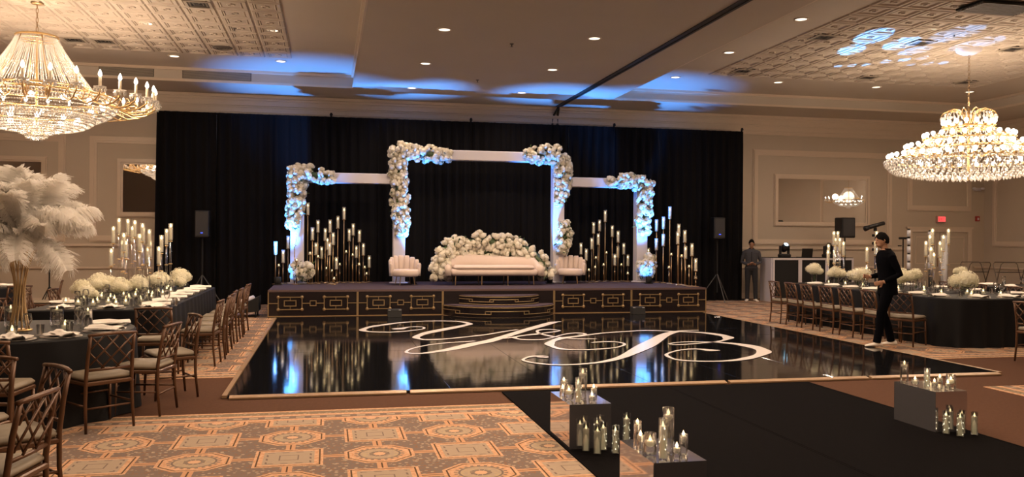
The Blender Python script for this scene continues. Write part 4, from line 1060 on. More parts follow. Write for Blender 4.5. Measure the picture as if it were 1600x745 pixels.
for i, x in enumerate((-3.15, -2.6, -2.1)): setting(x, 11.27, (0, 1), '%s from the left, near end of the long left table' % ordn(i))
for i, a in enumerate((-105, -72, -46, -12, 28)):
    a = math.radians(a); setting(RT0[0] + .82 * math.cos(a), RT0[1] + .82 * math.sin(a), (-math.cos(a), -math.sin(a)), '%s from the left around the round table edge' % ordn(i))
for i, y in enumerate((15.52, 14.93, 14.32, 13.72, 13.12, 12.5, 11.95)): setting(9.60, y, (1, 0), '%s from the stage end, row side of the long right table' % ordn(i))
for i, x in enumerate((10.05, 10.6, 11.05)): setting(x, 11.62, (0, 1), '%s from the left, near end of the long right table' % ordn(i))
for i in range(4): setting(11.3, 12.3 + i * .9, (-1, 0), '%s from the near end, far side of the long right table' % ordn(i))
for i, a in enumerate((-60, 0, 200)):
    a = math.radians(a); setting(-6.2 + .72 * math.cos(a), 16.2 + .72 * math.sin(a), (-math.cos(a), -math.sin(a)), '%s seat of the far left round table' % ordn(i))
for i, a in enumerate((150, 200, 250)):
    a = math.radians(a); setting(13.75 + .72 * math.cos(a), 14.55 + .72 * math.sin(a), (-math.cos(a), -math.sin(a)), '%s seat of the far right round table' % ordn(i))

def votive(x, y, z, label, s=1.0):
    t = thing('votive_candle', label, 'candle', (x, y, z + .001), 0, 'small votive candles in glasses'); t.scale = (s, s, s)
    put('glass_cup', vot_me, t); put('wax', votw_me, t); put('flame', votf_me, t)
VL = [(-3.1, 11.75), (-3.2, 12.4), (-2.95, 12.05), (-2.82, 12.4), (-3.1, 12.9), (-2.68, 12.6), (-2.7, 13.1), (-2.6, 13.5), (-2.55, 14.0), (-2.62, 12.15), (-2.5, 12.85), (-2.9, 13.3), (-2.52, 14.5), (-2.6, 15.1), (-2.5, 13.25), (-2.85, 13.9), (-2.9, 11.65), (-2.55, 11.8), (-3.0, 13.65), (-2.48, 15.4), (-3.3, 11.95), (-2.78, 11.9), (-2.45, 12.2), (-2.42, 12.75), (-2.95, 12.75), (-2.42, 13.6), (-2.75, 12.85), (-2.4, 14.15), (-3.22, 13.15), (-2.62, 11.6)]
VL = sorted(VL, key=lambda p: p[1])
for i, (x, y) in enumerate(VL): votive(x, y, TZ, 'lit votive candle, %s from the near end of the long left table' % ordn(i), 1.25)
VR = sorted([(9.95, 15.6), (10.0, 15.1), (10.05, 14.6), (9.98, 14.05), (10.0, 13.5), (10.1, 12.95), (10.0, 12.4), (10.3, 12.05), (10.5, 12.4), (10.75, 11.95), (10.9, 12.5), (10.15, 11.9), (10.6, 13.6), (10.7, 14.6)], key=lambda p: p[1])
for i, (x, y) in enumerate(VR): votive(x, y, TZ, 'lit votive candle, %s from the near end of the long right table' % ordn(i), 1.25)
for i, (x, y) in enumerate(((-2.72, 8.28), (-2.42, 8.75), (-3.2, 8.4))): votive(x, y, TZ, 'lit votive candle near the feather stand on the round table, %s' % ('in front', 'on its right', 'on its left')[i], 1.3)

def hurricane(x, y, z, h, r, label, kind='float', group=None, fairy=False):
    """glass cylinder: 'float' = water with a floating candle near the rim, 'pillar' = tall wax candle, 'bowl' = low wide"""
    t = thing('glass_candle', label, 'candle', (x, y, z + .001), jit(3), group)
    if kind == 'bowl': pr = [(r * .5, .003), (r * .95, .02), (r, h * .45), (r * .82, h), (r * .78, h), (r * .95, h * .45), (r * .9, .024)]
    else: pr = [(r * .5, .002), (r, .003), (r, h), (r * .94, h), (r * .94, .008)]
    MB().lathe(pr, 18, cap=False).build('glass', M_glass, t, True)
    if kind == 'pillar':
        hw = h * .80
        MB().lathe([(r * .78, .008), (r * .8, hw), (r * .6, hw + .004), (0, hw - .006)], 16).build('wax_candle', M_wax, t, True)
        MB().lathe([(.003, hw - .004), (.008, hw + .010), (0, hw + .034)], 8).build('flame', M_flame, t, True)
        if fairy:
            b_ = MB()
            for k in range(9): a = k * 2.1 + jit(.3); b_.sphere((math.cos(a) * r * .86, math.sin(a) * r * .86, .02 + hw * k / 9.5), .0032, 6, 4)
            o = b_.build('fairy_lights', M_led, t); o['kind'] = 'stuff'
    else:
        zf = h * (.80 if kind == 'float' else .55)
        MB().lathe([(0, .01), (r * .9, .01), (r * .9, zf - .012), (0, zf - .012)], 16, cap=False).build('water', M_glass, t, True)
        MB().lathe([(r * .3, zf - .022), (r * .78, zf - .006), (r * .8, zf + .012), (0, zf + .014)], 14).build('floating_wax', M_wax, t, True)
        MB().lathe([(.003, zf + .012), (.010, zf + .026), (0, zf + .05)], 8).build('flame', M_flame, t, True)
hurricane(-3.02, 9.15, TZ, .2, .055, 'glass with floating candle left of the feather stand on the round table')
hurricane(-2.62, 9.2, TZ, .18, .06, 'glass with floating candle right of the feather stand on the round table')
hurricane(-2.3, 9.05, TZ, .17, .045, 'clear glass with floating candle near the right edge of the round table')

# tall acrylic candlesticks
stem_me = MB().tube([(0, 0, 0), (0, 0, 1)], .013, 8).mesh('acrylic_stem', M_glass, True)
foot_me = MB().lathe([(.05, 0), (.05, .012), (.015, .016)], 14).mesh('foot', M_glass, True)
collar_me = MB().lathe([(.014, -.008), (.03, -.004), (.03, .004), (.014, .008)], 12).mesh('gold_collar', M_gold, True)
def candlestick(x, y, h, label, group):
    t = thing('acrylic_candlestick', label, 'candlestick', (x, y, TZ + .001), 0, group)
    hp = h - .27
    put('foot', foot_me, t); put('acrylic_stem', stem_me, t, (0, 0, .012), sc=(1, 1, max(.05, hp - .012)))
    put('gold_collar', collar_me, t, (0, 0, hp - .012)); put('glass_chimney', cyl_me, t, (0, 0, hp - .005), sc=(.8, .8, .93)); put('candle', candle_me, t, (0, 0, hp), sc=(.95, .95, 1)); put('flame', flame_me, t, (0, 0, hp), sc=(1.2, 1.2, 1))
    if hp > .45: put('gold_collar', collar_me, t, (0, 0, hp * .55))
KT = [(-3.40, 14.72, .68), (-3.42, 14.94, 1.04), (-3.40, 15.23, 1.18), (-3.30, 15.4, 1.17), (-3.28, 14.93, .81), (-3.2, 15.26, 1.05), (-2.98, 13.65, .93), (-3.12, 14.44, .81), (-3.1, 15.3, .92), (-3.06, 14.77, 1.14), (-3.0, 15.12, 1.03), (-2.75, 13.8, 1.08), (-2.89, 14.34, .92), (-2.7, 14.04, .99), (-2.79, 14.58, .81), (-2.85, 14.73, .71), (-2.5, 13.72, .73), (-2.55, 14.19, .9), (-2.45, 14.4, 1.09), (-2.66, 15.25, 1.01)]
for i, (x, y, h) in enumerate(sorted(KT)): candlestick(x, y, h, 'tall clear candlestick, %s from the left on the long left table' % ordn(i), 'tall clear candlesticks')
RK = [(9.16, 14.2, 1.82), (9.24, 14.2, 1.82), (9.19, 14.2, 1.7), (9.28, 14.2, 1.7), (9.36, 14.2, 1.63), (9.05, 14.2, 1.58), (9.04, 14.2, 1.47), (9.17, 14.2, 1.47), (10.05, 14.2, 1.83), (10.16, 14.2, 1.73), (10.03, 14.2, 1.65), (9.85, 14.2, 1.53)]
RK2 = [(10.3, 13.0, 1.87), (10.62, 13.0, 1.87), (10.25, 13.0, 1.76), (10.52, 13.0, 1.76), (10.17, 13.0, 1.65), (10.45, 13.0, 1.65), (10.27, 13.0, 1.55), (10.47, 13.0, 1.55), (10.33, 13.0, 1.45)]
def moved(L, lo, used):
    o = []
    for (x, y, z) in L:
        for _ in range(80):
            k = max(1.0, lo / x) * (1 + random.uniform(-.01, .05)); q = (x * k, y * k, (z - 1.65) * k + 1.65 - TZ)
            if all(math.dist(q[:2], u) > .105 for u in used) and q[0] > lo - .02: break
        used.append(q[:2]); o.append(q)
    return sorted(o)
usd = []
for i, (x, y, h) in enumerate(moved(RK, 9.82, usd)): candlestick(x, y, h, 'tall clear candlestick, %s from the left in the far cluster of the right table' % ordn(i), 'tall clear candlesticks')
for i, (x, y, h) in enumerate(moved(RK2, 10.2, usd)): candlestick(x, y, h, 'tall clear candlestick, %s from the left in the near cluster of the right table' % ordn(i), 'tall clear candlesticks')

# hydrangea arrangements
vase_me = MB().lathe([(.03, 0), (.05, .004), (.055, .12), (.05, .12), (.045, .01)], 14, cap=False).mesh('glass_vase', M_glass, True)
def bouquet(x, y, zc, r, label, extra=2):
    t = thing('hydrangea_bouquet', label, 'flowers', (x, y, TZ + .001), jit(3), 'white hydrangea bouquets on the tables')
    put('glass_vase', vase_me, t, sc=(1, 1, max(.3, (zc - TZ - r * .5) / .12)))
    put('bloom', random.choice(HYD), t, (0, 0, zc - TZ), rot=(jit(.3), jit(.3), jit(3)), sc=r)
    for k in range(extra):
        a = random.random() * 6; put('bloom', random.choice(HYD), t, (math.cos(a) * r * .85, math.sin(a) * r * .85, zc - TZ - r * .15 + jit(.03)), rot=(jit(.5), jit(.5), jit(3)), sc=r * random.uniform(.55, .75))
    s_ = MB()
    for k in range(4): s_.tube([(jit(.02), jit(.02), .02), (jit(.02), jit(.02), zc - TZ)], .004, 5)
    s_.build('stems', M_leaf, t)
FLW = [(-3.38, 13.0, .93, .12), (-3.28, 13.4, .95, .12), (-3.36, 13.85, .98, .13), (-3.3, 14.15, .93, .12), (-3.12, 14.05, .9, .13), (-3.0, 13.4, .9, .11), (-2.88, 14.15, .92, .14), (-2.72, 14.85, .92, .13), (-2.8, 15.45, .93, .14), (-2.5, 15.62, .96, .16), (-3.22, 12.6, .88, .11), (-2.4, 14.95, .9, .11)]
for i, (x, y, z, r_) in enumerate(sorted(FLW)): bouquet(x, y, z, r_, 'white hydrangea bouquet, %s from the left on the long left table' % ordn(i))
FRW = [(9.9, 16.05, 1.06, .14), (9.95, 15.35, 1.02, .13), (10.2, 15.0, .98, .15), (9.88, 14.35, 1.02, .14), (10.1, 13.55, 1.02, .16), (10.62, 13.85, 1.04, .12), (10.78, 12.75, .99, .18), (10.98, 13.1, 1.12, .10)]
for i, (x, y, z, r_) in enumerate(sorted(FRW, key=lambda q: -q[1])): bouquet(x, y, z, r_, 'white hydrangea bouquet, %s from the stage end on the long right table' % ordn(i))
bouquet(-6.3, 16.4, .95, .12, 'white hydrangea bouquet on the far left round table')

# ================================================================== FEATHER CENTREPIECE
fc = thing('feather_centrepiece', 'huge white ostrich feather centrepiece on a gold wire trumpet stand', 'centrepiece', (RT0[0] + .05, RT0[1] - .02, TZ + .001))
b_ = MB(); b_.lathe([(.11, 0), (.11, .012), (.03, .02)], 20); b_.build('stand_base', M_gold, fc, True)
for k in range(12):
    a = 2 * PI * k / 12; P = []
    for i in range(9):
        t_ = i / 8; r_ = .085 - .05 * math.sin(t_ * PI) + .06 * t_ ** 3; P.append((r_ * math.cos(a + t_ * .9), r_ * math.sin(a + t_ * .9), .015 + t_ * .78))
    MB().tube(P, .007, 6).build('gold_wire', pmat('pale_gold', (.62, .43, .22), .4, .3), fc, True)
MB().lathe([(.15, .79), (.16, .80), (.15, .81), (.14, .80)], 20, cap=False).build('top_hoop', M_gold, fc, True)
def feather_mesh(seed, L, W, droop):
    random.seed(seed); b_ = MB(); N_ = 230; spine = []
    for i in range(N_ + 1):
        t_ = i / N_; ang = droop * t_ ** 1.8
        spine.append(Vector((L * (t_ - .18 * droop * t_ ** 3 * .5), 0, L * (.10 * math.sin(t_ * 2) - .30 * droop * t_ ** 2.6))))
    b_.tube(spine[::23], [.005 * (1 - k / 11) + .001 for k in range(len(spine[::23]))], 5)
    for i in range(12, N_):
        t_ = i / N_; w = W * (math.sin(min(1, t_ * 1.5) * PI / 2) ** .8) * (1 - max(0, t_ - .72) / .28 * .55)
        d = (spine[i + 1] - spine[i]).normalized()
        for sg in (-1, 1):
            ln = w * random.uniform(.75, 1.15); o = spine[i]; out = Vector((0, sg, 0)) * .9 + d * .55 + Vector((0, 0, jit(.5))); out.normalize()
            m1 = o + out * ln * .55 + Vector((0, 0, .02 + jit(.02))); m2 = o + out * ln + Vector((jit(.02), jit(.02), -.05 * random.random() - .02))
            wv = d * .0042
            b_.add([o - wv, o + wv, m1 + wv * 1.4, m1 - wv * 1.4, m2 + wv * .5, m2 - wv * .5], [(0, 1, 2, 3), (3, 2, 4, 5)])
    return b_.mesh('feather', M_feather)
FEA = [feather_mesh(s, L, W, d) for s, L, W, d in ((1, .66, .19, .35), (2, .66, .20, .7), (3, .70, .19, 1.1), (4, .60, .19, .15))]
random.seed(8)
for k in range(44):
    el = math.radians([84, 62, 42, 22, 2, -20, 52, 12, 70][k % 9] + jit(8)); az = k * 2.39996
    me = FEA[3] if el > 1.2 else random.choice(FEA[:3])
    put('feather', me, fc, (math.cos(az) * .07, math.sin(az) * .07, .90 + .06 * math.sin(el)), rot=(jit(.3), -el, az), sc=random.uniform(.80, .97))

# ================================================================== CHANDELIERS
def chain(par, z0, z1, sc=1.0):
    b_ = MB(); n = max(4, int((z1 - z0) / (.075 * sc)))
    for i in range(n):
        z = z0 + (z1 - z0) * (i + .5) / n; h = (z1 - z0) / n * .62; w = .018 * sc; P = []
        for k in range(11):
            a = 2 * PI * k / 10; x = w * math.cos(a); P.append((x if i % 2 else 0, 0 if i % 2 else x, z + h * math.sin(a)))
        b_.tube(P, .0055 * sc, 5, cap=False)
    o = b_.build('chain', M_brass, par, True); o['kind'] = 'stuff'
    return o
def strand(b_, P, r, n):
    """beads along a polyline"""
    P = [Vector(p) for p in P]; L = [0]
    for a, c_ in zip(P[:-1], P[1:]): L.append(L[-1] + (c_ - a).length)
    for k in range(n):
        s_ = L[-1] * (k + .5) / n
        for i in range(len(P) - 1):
            if L[i + 1] >= s_: break
        q = P[i].lerp(P[i + 1], (s_ - L[i]) / max(1e-6, L[i + 1] - L[i])); b_.octa(q, r, r * 1.15)
def ringb(b_, r, z, br, n, h=None):
    for k in range(n):
        a = 2 * PI * (k + random.random() * .3) / n; b_.octa((r * math.cos(a), r * math.sin(a), z), br, h or br)
def rimtube(par, r, z, t, name='gold_ring', m=None):
    P = [(r * math.cos(2 * PI * k / 48), r * math.sin(2 * PI * k / 48), z) for k in range(49)]
    MB().tube(P, t, 6, cap=False).build(name, m or M_gold, par, True)
CACHE = {}
def basket_chandelier(label, loc, ceil_z, watts, scale=1.0, arms=32, full=True):
    """crystal basket chandelier; loc is the axis at the top ring"""
    t = thing('crystal_chandelier', label, 'chandelier', loc); t.scale = (scale,) * 3
    chain(t, .0, (ceil_z - loc[2] - .03) / scale)
    MB().lathe([(.02, 0), (.09, .012), (.10, .03), (.03, .05)], 16, (0, 0, (ceil_z - loc[2]) / scale - .052)).build('canopy', M_brass, t, True)
    for r_, z, q in ((.31, 0, .018), (.30, -.05, .012), (.86, -.86, .02), (1.17, -.97, .022), (1.2, -1.05, .012), (.82, -1.25, .018), (.24, -1.5, .012), (.15, -1.58, .010)): rimtube(t, r_, z, q)
    for k in range(6):
        a = k * PI / 3; MB().tube([(.3 * math.cos(a), .3 * math.sin(a), 0), (.5 * math.cos(a), .5 * math.sin(a), -.5), (.85 * math.cos(a), .85 * math.sin(a), -.86), (1.16 * math.cos(a), 1.16 * math.sin(a), -.97)], .009, 5).build('gold_rib', M_gold, t, True)
    MB().tube([(0, 0, 0), (0, 0, -1.5)], .02, 8).build('centre_stem', M_gold, t)
    if 'cone' not in CACHE:
        random.seed(4); b_ = MB()
        for k in range(96):
            a = 2 * PI * k / 96; P = []
            for i in range(7):
                u = i / 6; r_ = .305 + (.55) * (u ** 1.15); P.append((r_ * math.cos(a), r_ * math.sin(a), -.02 - .84 * u))
            strand(b_, P, .0105, 44)
        CACHE['cone'] = b_.mesh('crystal_strands', M_glow)
        b_ = MB()
        prof = [(1.18, -1.0), (1.21, -1.06), (1.20, -1.12), (1.17, -1.18), (1.12, -1.23), (1.05, -1.28), (.96, -1.32), (.86, -1.35)]
        for r_, z in prof: ringb(b_, r_, z, .023, int(r_ * 165), .024)
        prof = [(.84, -1.28), (.86, -1.33), (.84, -1.38), (.79, -1.42), (.71, -1.46), (.62, -1.49), (.52, -1.51), (.40, -1.53)]
        for r_, z in prof: ringb(b_, r_, z, .023, int(r_ * 165), .024)
        prof = [(.26, -1.51), (.26, -1.545), (.25, -1.575), (.17, -1.59), (.165, -1.62), (.155, -1.645), (.09, -1.655), (.085, -1.68)]
        for r_, z in prof: ringb(b_, r_, z, .016, int(r_ * 200), .022)
        CACHE['bowl'] = b_.mesh('crystal_basket', M_glow)
        for k, P in enumerate((None,)):
            arm = MB().tube([(1.10, 0, -.98), (1.25, 0, -1.12), (1.45, 0, -1.20), (1.66, 0, -1.16), (1.78, 0, -1.08), (1.79, 0, -1.0)], .013, 6)
            arm.tube([(1.3, 0, -1.14), (1.38, 0, -1.02), (1.48, 0, -1.0), (1.52, 0, -1.08), (1.46, 0, -1.11)], .009, 5)
            CACHE['arm'] = arm.mesh('arm', M_gold, True)
        b_ = MB().lathe([(.015, -1.01), (.085, -.99), (.092, -.975), (.02, -.97)], 14, (1.79, 0, 0))
        for k in range(8): a = k * PI / 4; b_.octa((1.79 + .084 * math.cos(a), .084 * math.sin(a), -1.02), .02, .05)
        CACHE['dish'] = b_.mesh('crystal_dish', M_glow)
        CACHE['sleeve'] = MB().lathe([(.022, -.97), (.022, -.83), (.0, -.828)], 10, (1.79, 0, 0)).mesh('candle_sleeve', pmat('ivory_sleeve', (.85, .74, .55), .5), True)
        CACHE['cbulb'] = MB().lathe([(.008, -.828), (.03, -.80), (.026, -.765), (.006, -.72), (0, -.715)], 10, (1.79, 0, 0)).mesh('candle_bulb', M_bulb, True)
        b_ = MB()
        for k in range(14): a = 2 * PI * k / 14; b_.sphere((1.0 * math.cos(a), 1.0 * math.sin(a), -1.08), .045, 8, 6)
        for k in range(10): a = 2 * PI * k / 10; b_.sphere((.62 * math.cos(a), .62 * math.sin(a), -1.34), .045, 8, 6)
        CACHE['inner'] = b_.mesh('inner_bulbs', M_bulb, True)
    for k in ('cone', 'bowl'): o = put('crystal_strands' if k == 'cone' else 'crystal_basket', CACHE[k], t); o['kind'] = 'stuff'
    o = put('inner_bulbs', CACHE['inner'], t); o['kind'] = 'stuff'
    for k in range(arms):
        a = 2 * PI * k / arms; ar = put('arm', CACHE['arm'], t, rz=a)
        put('crystal_dish', CACHE['dish'], ar); put('candle_sleeve', CACHE['sleeve'], ar); put('candle_bulb', CACHE['cbulb'], ar)
    for k in range(6 if full else 3):
        a = 2 * PI * (k + .35) / (6 if full else 3); lamp('candle_ring_light', 'POINT', (1.6 * math.cos(a), 1.6 * math.sin(a), -.78), watts / 8, WARM, t, .10)
    lamp('basket_light', 'POINT', (0, 0, -.75), watts / 9, WARM, t, .2)
    if full: lamp('basket_glow', 'POINT', (0, 0, -1.22), watts / 2.5, WARM, t, .15)
    return t
basket_chandelier('huge crystal basket chandelier with electric candles hanging at the upper left', (-4.67, 15.25, 4.89), Z2, CHAND_L)
basket_chandelier('smaller crystal chandelier by the right wall, seen only in the wide mirror', (18.25, 16.95, 3.55), Z1, 10, .44, 16, False)

def tier_chandelier(label, loc, ceil_z, watts):
    t = thing('crystal_chandelier', label, 'chandelier', loc)      # loc: axis at bulb tier top
    top = ceil_z - loc[2]
    chain(t, .30, top - .12)
    MB().lathe([(.0, top - .13), (.12, top - .12), (.22, top - .07), (.25, top)], 24, cap=False).build('canopy', M_white, t, True)
    MB().tube([(0, 0, .32), (0, 0, -1.1)], .022, 8).build('centre_stem', M_gold, t)
    tiers = [(.45, 0.0, 16), (.80, -.24, 24), (1.13, -.45, 32), (1.45, -.64, 40)]
    gm = MB().sphere((0, 0, .045), .042, 10, 7).lathe([(.012, -.03), (.016, .01)], 8).mesh('globe_bulb', M_bulb, True)
    cupm = MB().lathe([(.01, -.06), (.035, -.035), (.04, -.02), (.015, -.015)], 8).mesh('bulb_cup', M_gold, True)
    for (r_, z, n) in tiers:
        rimtube(t, r_, z - .06, .014); rimtube(t, r_ - .12, z - .10, .01)
        for k in range(n):
            a = 2 * PI * k / n; p = (r_ * math.cos(a), r_ * math.sin(a), z)
            put('globe_bulb', gm, t, p); put('bulb_cup', cupm, t, p)
    for k in range(8):
        a = k * PI / 4; P = [(0, 0, .02)]
        for r_, z, n in tiers: P.append((r_ * math.cos(a), r_ * math.sin(a), z - .07))
        MB().tube(P, .011, 5).build('gold_rib', M_gold, t, True)
    # scrolled crown
    for k in range(10):
        a = 2 * PI * k / 10; c_, s_ = math.cos(a), math.sin(a)
        prof = [(.05, .02), (.10, .18), (.20, .27), (.34, .29), (.45, .24), (.50, .15), (.47, .08), (.42, .11), (.42, .16)]
        MB().tube([(r_ * c_, r_ * s_, z) for r_, z in prof], .012, 6).build('crown_scroll', M_gold, t, True)
    cb = MB(); ringb(cb, .49, .12, .024, 40, .07); ringb(cb, .42, .2, .02, 34, .05); o = cb.build('crown_crystals', M_glow, t); o['kind'] = 'stuff'
    random.seed(9); b_ = MB()
    for (r0, z0, _), (r1, z1, _) in zip(tiers[:-1], tiers[1:]):
        for q in range(5):
            u = q / 4; ringb(b_, r0 + (r1 - r0) * u * .9, z0 - .10 + (z1 - z0 + .02) * u, .019, int((r0 + (r1 - r0) * u) * 62), .038)
    for q in range(13):
        u = q / 12; r_ = 1.46 * math.cos(u * PI / 2 * .93) + .06; z = -.72 - .34 * math.sin(u * PI / 2)
        ringb(b_, r_, z + jit(.01), .026, max(10, int(r_ * 50)), .055)
        if q < 5: ringb(b_, r_ * .97, z - .05, .022, int(r_ * 46), .05)
    o = b_.build('crystal_drops', M_glow, t); o['kind'] = 'stuff'
    b_ = MB()
    for k in range(18): a = 2 * PI * k / 18; b_.sphere((.9 * math.cos(a), .9 * math.sin(a), -.72), .04, 8, 6)
    o = b_.build('inner_bulbs', M_bulb, t, True); o['kind'] = 'stuff'
    for k in range(6): a = 2 * PI * (k + .5) / 6; lamp('bulb_ring_light', 'POINT', (1.2 * math.cos(a), 1.2 * math.sin(a), -.42), watts / 11, WARM, t, .10)
    lamp('bowl_light', 'POINT', (0, 0, -.62), watts / 4, WARM, t, .3)
    lamp('crown_light', 'POINT', (0, 0, .45), watts / 40, WARM, t, .1)
tier_chandelier('wide tiered crystal chandelier with rows of globe bulbs hanging at the right', (12.34, 14.57, 3.96), Z2, CHAND_R)

# ================================================================== MIRRORED PLINTHS WITH CANDLES
def plinth(x0, x1, y0, y1, h, z, label):
    t = thing('mirrored_plinth', label, 'plinth', ((x0 + x1) / 2, (y0 + y1) / 2, z)); w, d = x1 - x0, y1 - y0
    MB().b2(-w / 2 + .004, w / 2 - .004, -d / 2 + .004, d / 2 - .004, 0, h - .004).build('core', M_matte, t)
    for (a, nm) in (((-w / 2, w / 2, -d / 2, -d / 2 + .004, 0, h - .004), 'front_mirror'), ((-w / 2, w / 2, d / 2 - .004, d / 2, 0, h - .004), 'rear_mirror'), ((-w / 2, -w / 2 + .004, -d / 2 + .005, d / 2 - .005, 0, h - .004), 'side_mirror'), ((w / 2 - .004, w / 2, -d / 2 + .005, d / 2 - .005, 0, h - .004), 'side_mirror'), ((-w / 2, w / 2, -d / 2, d / 2, h - .004, h), 'top_mirror')):
        MB().b2(*a).build(nm, M_plinth, t)
    lamp('candle_glow', 'POINT', (0, 0, h + .30), .25, (1, .66, .34), t, .05)
PZ = .0165
plinth(1.84, 2.18, 6.38, 6.96, .345, PZ, 'mirrored plinth with candles on the left edge of the runner, farther one')
plinth(1.84, 2.17, 4.63, 5.21, .345, PZ, 'mirrored plinth with candles on the left edge of the runner, cut by the frame')
plinth(5.09, 5.40, 6.37, 6.92, .345, PZ, 'mirrored plinth with candles on the right edge of the runner')
PT = PZ + .346
GP = 'candles on and around the mirrored plinths'
for i, (a, w) in enumerate(((('float', 2.0, 6.56, .25, .034), 'tall glass with floating candle'), (('pillar', 1.925, 6.43, .20, .026), 'pillar candle in glass'), (('bowl', 1.885, 6.56, .12, .042), 'round bowl with floating candle'), (('float', 1.868, 6.68, .075, .026), 'small low glass candle'), (('float', 1.90, 6.76, .13, .03), 'medium glass with floating candle'), (('float', 2.03, 6.41, .055, .026), 'lowest glass candle at the front'), (('float', 2.07, 6.49, .11, .027), 'narrow glass candle'))):
    hurricane(a[1], a[2], PT, a[3], a[4], w + ' on the farther left plinth', a[0], GP, a[0] == 'pillar')
for x, y, w, f in ((1.95, 6.30, 'leftmost', False), (2.01, 6.20, 'second from left', False), (2.09, 6.30, 'third from left', True), (2.15, 6.19, 'rightmost', True)):
    hurricane(x, y, PZ, .215, .028, 'ivory pillar candle in front of the farther left plinth, ' + w, 'pillar', GP, f)
for a, w in ((('float', 2.0, 4.80, .28, .034), 'tall glass with floating candle'), (('pillar', 1.925, 4.70, .24, .026), 'pillar candle with fairy lights'), (('bowl', 1.885, 4.80, .135, .042), 'round bowl with floating candle'), (('float', 1.868, 4.97, .17, .026), 'upper left narrow glass candle'), (('float', 1.862, 4.90, .10, .026), 'low left glass candle'), (('float', 1.995, 4.66, .075, .026), 'lowest glass candle at the front'), (('float', 2.075, 4.75, .13, .027), 'rightmost glass candle')):
    hurricane(a[1], a[2], PT, a[3], a[4], w + ' on the plinth cut by the frame', a[0], GP, a[0] == 'pillar')
hurricane(2.35, 6.50, PZ, .24, .03, 'pillar candle with fairy lights on the runner between the two left plinths', 'pillar', GP, True)
for a, w in ((('float', 5.135, 6.84, .19, .036), 'tall glass with floating candle'), (('bowl', 5.14, 6.70, .06, .034), 'low bowl candle'), (('pillar', 5.16, 6.57, .17, .026), 'pillar candle with fairy lights'), (('float', 5.20, 6.46, .11, .024), 'narrow glass candle'), (('bowl', 5.31, 6.46, .13, .045), 'large round bowl candle'), (('float', 5.155, 6.47, .065, .02), 'tiny front glass candle, left one'), (('float', 5.235, 6.405, .06, .022), 'tiny front glass candle, right one')):
    hurricane(a[1], a[2], PT, a[3], a[4], w + ' on the right plinth', a[0], GP, a[0] == 'pillar')
for x, y, w, f in ((5.135, 6.30, 'leftmost', True), (5.19, 6.20, 'second from left', True), (5.29, 6.30, 'third from left', False), (5.345, 6.22, 'rightmost', False)):
    hurricane(x, y, PZ, .195, .028, 'ivory pillar candle in front of the right plinth, ' + w, 'pillar', GP, f)

# ================================================================== DJ BOOTH, LIGHT STANDS AND GEAR ON THE RIGHT
dj = thing('dj_booth', 'DJ booth of white frames with black panels in front of the back wall', 'booth', (12.72, 20.75, .0065))
for k in range(3):
    x0 = -1.15 + k * .80; f = MB()
    for a in ((x0 + .001, x0 + .05, 0, 1.17), (x0 + .75, x0 + .799, 0, 1.17), (x0 + .05, x0 + .75, 1.12, 1.17), (x0 + .05, x0 + .75, 0, .05)): f.b2(a[0], a[1], -.03, .02, a[2], a[3])
    f.build('white_frame', M_white, dj); MB().b2(x0 + .05, x0 + .75, -.012, .0, .05, 1.12).build('black_panel', M_matte, dj)
for sx in (-1.15, 1.25):
    MB().b2(sx - .03, sx + .02, .021, .6, 0, 1.169).build('side_frame', M_white, dj)
MB().b2(-1.15, 1.25, .05, .6, .95, .98).build('shelf', M_matte, dj); MB().b2(-1.15, 1.25, .0, .62, 1.17, 1.185).build('counter', M_matte, dj)
def moving_head(x, y, z, label, tilt, lit=True):
    t = thing('moving_head_light', label, 'stage light', (x, y, z))
    MB().bbox((0, 0, .045), (.28, .24, .09), .02).build('base', M_black, t)
    for sx in (-1, 1): MB().bbox((sx * .12, 0, .19), (.04, .1, .24), .012).build('yoke_arm', M_black, t)
    R_ = Matrix.Rotation(tilt, 3, 'X'); b_ = MB()
    b_.sphere((0, 0, .25), (.095, .095, .14), 14, 10, rot=R_); b_.build('head', M_black, t, True)
    d = R_ @ Vector((0, 0, 1)); c_ = Vector((0, 0, .25)) + d * .135; u = R_ @ Vector((1, 0, 0)); v = R_ @ Vector((0, 1, 0))
    MB().add([c_ + (u * math.cos(a) + v * math.sin(a)) * .06 for a in [2 * PI * k / 14 for k in range(14)]], [tuple(range(14))]).build('lens', M_lensblue if lit else M_black, t)
    return t
mh = moving_head(12.0, 20.9, 1.195, 'moving-head light with glowing blue lens on the left of the DJ booth', .75)
moving_head(13.35, 20.95, 1.195, 'dark moving-head light on the right of the DJ booth', .3, False)
GOBO = [((9.86, 14.08), 4.6, 1), ((10.15, 15.17), 4.2, 1), ((10.75, 14.45), 4.6, 1), ((11.39, 14.92), 4.2, .45), ((11.2, 13.6), 5, .5), ((12.14, 14.16), 5, .4), ((10.8, 16.62), 1.7, .5), ((11.05, 16.5), 1.7, .5), ((11.3, 16.35), 1.7, .4), ((11.5, 15.95), 1.9, .5), ((11.75, 15.7), 1.9, .5), ((12.0, 15.5), 1.9, .4), ((12.2, 16.1), 1.7, .3), ((12.5, 15.95), 1.7, .3), ((12.75, 15.8), 1.7, .3)]
for (gx, gy), ang, k in GOBO:
    lamp('gobo_beam', 'SPOT', (0, -.16, .36), 4200 * k, (.12, .42, 1.0), mh, .0, target=(gx - 12.0, gy - 20.9, Z2 - 1.195), spot=ang, blend=.12)
t = thing('laptop', 'open black laptop on the DJ booth counter', 'laptop', (12.65, 21.0, 1.192), .1)
MB().b2(-.17, .17, -.12, .12, 0, .016).build('keyboard_base', M_black, t)
